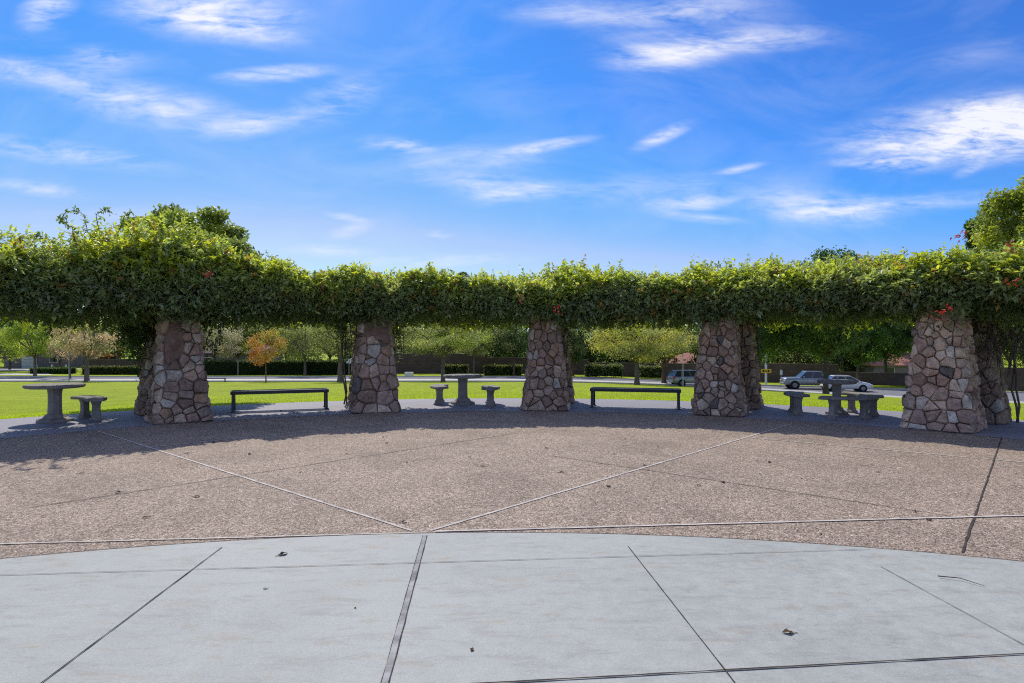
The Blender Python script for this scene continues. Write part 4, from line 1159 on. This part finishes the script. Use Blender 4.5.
tc = nt.nodes.new('ShaderNodeTexCoord'); sep = nt.nodes.new('ShaderNodeSeparateXYZ'); nt.links.new(tc.outputs['Generated'], sep.inputs[0])
def math_(op, a, b=None, clamp=False):
    m = nt.nodes.new('ShaderNodeMath'); m.operation = op; m.use_clamp = clamp
    for i, v in enumerate((a, b)):
        if v is None: continue
        if hasattr(v, 'node'): nt.links.new(v, m.inputs[i])
        else: m.inputs[i].default_value = v
    return m.outputs[0]
sr = nt.nodes.new('ShaderNodeSeparateColor'); nt.links.new(sky.outputs[0], sr.inputs[0])
sr_ = [math_('MULTIPLY', sr.outputs[i], .15) for i in range(3)]
rr_ = math_('MINIMUM', math_('MULTIPLY', math_('POWER', math_('MULTIPLY', sr_[0], 1 / SKR[0]), SKR[1]), SKR[2] / .15), 8.0)
gg_ = math_('MULTIPLY', math_('POWER', math_('MULTIPLY', sr_[1], 1 / SKG[0]), SKG[1]), SKG[2] / .15)
bb_ = math_('MINIMUM', math_('MULTIPLY', sr_[2], SKB / .15), .86 / .15)
rr_ = math_('MAXIMUM', math_('MINIMUM', rr_, math_('MULTIPLY', gg_, .68)), math_('MULTIPLY', gg_, .25))
cc_ = nt.nodes.new('ShaderNodeCombineColor')
for i, v in enumerate((rr_, gg_, bb_)): nt.links.new(v, cc_.inputs[i])
skyc = cc_.outputs[0]
ymax = math_('MAXIMUM', sep.outputs[1], .02)
U = math_('DIVIDE', sep.outputs[0], ymax); V = math_('DIVIDE', sep.outputs[2], ymax)
cmb = nt.nodes.new('ShaderNodeCombineXYZ'); nt.links.new(U, cmb.inputs[0]); nt.links.new(V, cmb.inputs[1])
# wispy noise shared by all streaks : stretched along the wind
def wn(rot_, sx, sy, scale, det, dist, off=0.0):
    mp = nt.nodes.new('ShaderNodeMapping'); mp.inputs['Rotation'].default_value = (0, 0, rot_); mp.inputs['Scale'].default_value = (sx, sy, 1); mp.inputs['Location'].default_value = (off, off * .7, 0)
    nt.links.new(cmb.outputs[0], mp.inputs[0]); n = nt.nodes.new('ShaderNodeTexNoise'); n.inputs['Scale'].default_value = scale
    n.inputs['Detail'].default_value = det; n.inputs['Roughness'].default_value = .62; n.inputs['Distortion'].default_value = dist
    nt.links.new(mp.outputs[0], n.inputs['Vector']); return n.outputs['Fac']
n1 = wn(-.12, 1.0, 4.6, 6.0, 13, 1.1); n2 = wn(.1, 1.0, 2.4, 2.6, 8, 1.0, 3.3); n3 = wn(.08, 1.0, 3.6, 18.0, 10, .9, 7.7)
# clouds as they stand in the sky : (px, py, half length, half height, tilt deg, strength)
CL = [(48, 6, 30, 14, 30, .8), (205, 10, 85, 20, -6, .95), (235, 30, 60, 10, -10, .5), (275, 73, 50, 6.5, 4, .85), (35, 72, 55, 11, -8, .55), (105, 58, 40, 10, -4, .5),
      (150, 104, 85, 17, -10, .62), (250, 124, 45, 9, 8, .6), (335, 100, 50, 16, 22, .42), (60, 152, 100, 9, -8, .55), (35, 187, 55, 6, -8, .5),
      (410, 145, 22, 5, -6, .6), (385, 143, 26, 7, 0, .35), (545, 145, 42, 4.5, 9, .8), (470, 160, 80, 16, 4, .32), (500, 186, 60, 9, -4, .55), (505, 195, 40, 6, 10, .35),
      (663, 135, 28, 5.5, 24, .75), (665, 55, 52, 11, 4, .72), (690, 8, 60, 10, 6, .42), (760, 38, 70, 10, 5, .55), (580, 12, 70, 11, -2, .38), (690, 30, 90, 30, 8, .25),
      (960, 132, 105, 24, 7, 1.0), (1010, 122, 70, 24, 6, .75), (890, 163, 50, 5, -2, .55), (940, 150, 110, 9, -3, .45), (968, 170, 14, 4, 20, .45), (820, 207, 65, 14, -5, .62), (690, 203, 38, 6, 3, .55),
      (700, 217, 40, 4, -5, .45), (740, 168, 22, 3, 12, .5), (900, 203, 120, 8, 4, .35), (345, 216, 18, 3, -10, .5), (350, 229, 22, 6, 18, .3),
      (438, 233, 13, 3, -5, .6), (330, 250, 40, 5, -2, .4), (420, 262, 60, 5, 0, .4), (480, 257, 50, 5, 0, .3), (650, 190, 150, 14, 1, .22), (970, 55, 60, 10, 14, .12), (120, 215, 120, 8, 3, .15)]
acc = None
for (px, py, hl, hh, tilt, stg) in CL:
    mp = nt.nodes.new('ShaderNodeMapping'); mp.vector_type = 'TEXTURE'
    mp.inputs['Location'].default_value = ((px - CX) / F, (CY - py) / F, 0); mp.inputs['Rotation'].default_value = (0, 0, math.radians(tilt)); mp.inputs['Scale'].default_value = (hl * 1.6 / F, hh * 1.9 / F, 1)
    nt.links.new(cmb.outputs[0], mp.inputs[0])
    ln = nt.nodes.new('ShaderNodeVectorMath'); ln.operation = 'LENGTH'; nt.links.new(mp.outputs[0], ln.inputs[0])
    mr = nt.nodes.new('ShaderNodeMapRange'); mr.interpolation_type = 'SMOOTHSTEP'; mr.inputs['From Min'].default_value = 0; mr.inputs['From Max'].default_value = 1.0
    mr.inputs['To Min'].default_value = stg; mr.inputs['To Max'].default_value = 0; nt.links.new(ln.outputs['Value'], mr.inputs['Value'])
    acc = mr.outputs[0] if acc is None else math_('ADD', acc, mr.outputs[0])
nz = math_('ADD', math_('MULTIPLY', n1, .55), math_('ADD', math_('MULTIPLY', n2, .30), math_('MULTIPLY', n3, .3)))
# mask = acc * (noise remapped)
nr = nt.nodes.new('ShaderNodeMapRange'); nr.inputs['From Min'].default_value = .47; nr.inputs['From Max'].default_value = .68; nr.inputs['To Min'].default_value = .06; nr.inputs['To Max'].default_value = 1.45; nt.links.new(nz, nr.inputs['Value'])
amb = nt.nodes.new('ShaderNodeMapRange'); amb.inputs['From Min'].default_value = .45; amb.inputs['From Max'].default_value = .75; amb.inputs['To Max'].default_value = .13; nt.links.new(n2, amb.inputs['Value'])
mask = math_('ADD', math_('MULTIPLY', math_('MULTIPLY', acc, nr.outputs[0]), .74), amb.outputs[0], True)
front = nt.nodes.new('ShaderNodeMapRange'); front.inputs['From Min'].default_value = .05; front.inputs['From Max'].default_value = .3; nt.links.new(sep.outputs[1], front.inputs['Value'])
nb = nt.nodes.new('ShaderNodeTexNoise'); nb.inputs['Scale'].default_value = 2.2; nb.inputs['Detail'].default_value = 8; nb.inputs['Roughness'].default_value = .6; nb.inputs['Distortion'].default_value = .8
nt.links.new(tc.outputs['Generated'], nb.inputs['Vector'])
fill_clouds = nt.nodes.new('ShaderNodeMapRange'); fill_clouds.inputs['From Min'].default_value = .36; fill_clouds.inputs['From Max'].default_value = .60; fill_clouds.inputs['To Min'].default_value = .04; fill_clouds.inputs['To Max'].default_value = .36; nt.links.new(nb.outputs['Fac'], fill_clouds.inputs['Value'])  # unseen cloud cover behind and overhead, added to brighten the shade
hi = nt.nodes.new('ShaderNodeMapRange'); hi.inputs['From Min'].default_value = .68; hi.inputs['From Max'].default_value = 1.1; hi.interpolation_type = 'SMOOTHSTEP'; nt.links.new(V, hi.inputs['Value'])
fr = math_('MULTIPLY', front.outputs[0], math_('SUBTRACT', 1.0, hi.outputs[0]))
mask = math_('ADD', math_('MULTIPLY', math_('MINIMUM', mask, .92), fr), math_('MULTIPLY', fill_clouds.outputs[0], math_('SUBTRACT', 1.0, fr)), True)
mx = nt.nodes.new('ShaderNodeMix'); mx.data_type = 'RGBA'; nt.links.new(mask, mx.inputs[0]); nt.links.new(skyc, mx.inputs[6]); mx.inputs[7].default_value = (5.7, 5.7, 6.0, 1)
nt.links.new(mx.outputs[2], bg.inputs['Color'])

cd = bpy.data.cameras.new('camera'); co = bpy.data.objects.new('camera', cd); COL.objects.link(co)
cd.sensor_width = 36; cd.lens = 36 * F / 1024; cd.clip_end = 3000; cd.clip_start = .05
co.location = (0, 0, EYE); co.rotation_euler = (PI / 2, 0, 0); cd.shift_y = (341.5 - CY) / 1024
sc.camera = co
sc.view_settings.view_transform = 'Standard'; sc.view_settings.look = 'None'; sc.view_settings.exposure = 0.2; sc.view_settings.gamma = 1
sc.cycles.use_denoising = False
sc.cycles.filter_width = 1.1
try: sc.cycles.denoiser = 'OPENIMAGEDENOISE'
except Exception: pass
sc.cycles.max_bounces = 6; sc.cycles.diffuse_bounces = 3; sc.cycles.transmission_bounces = 4; sc.cycles.glossy_bounces = 2
sc.cycles.use_adaptive_sampling = True; sc.cycles.adaptive_threshold = .02
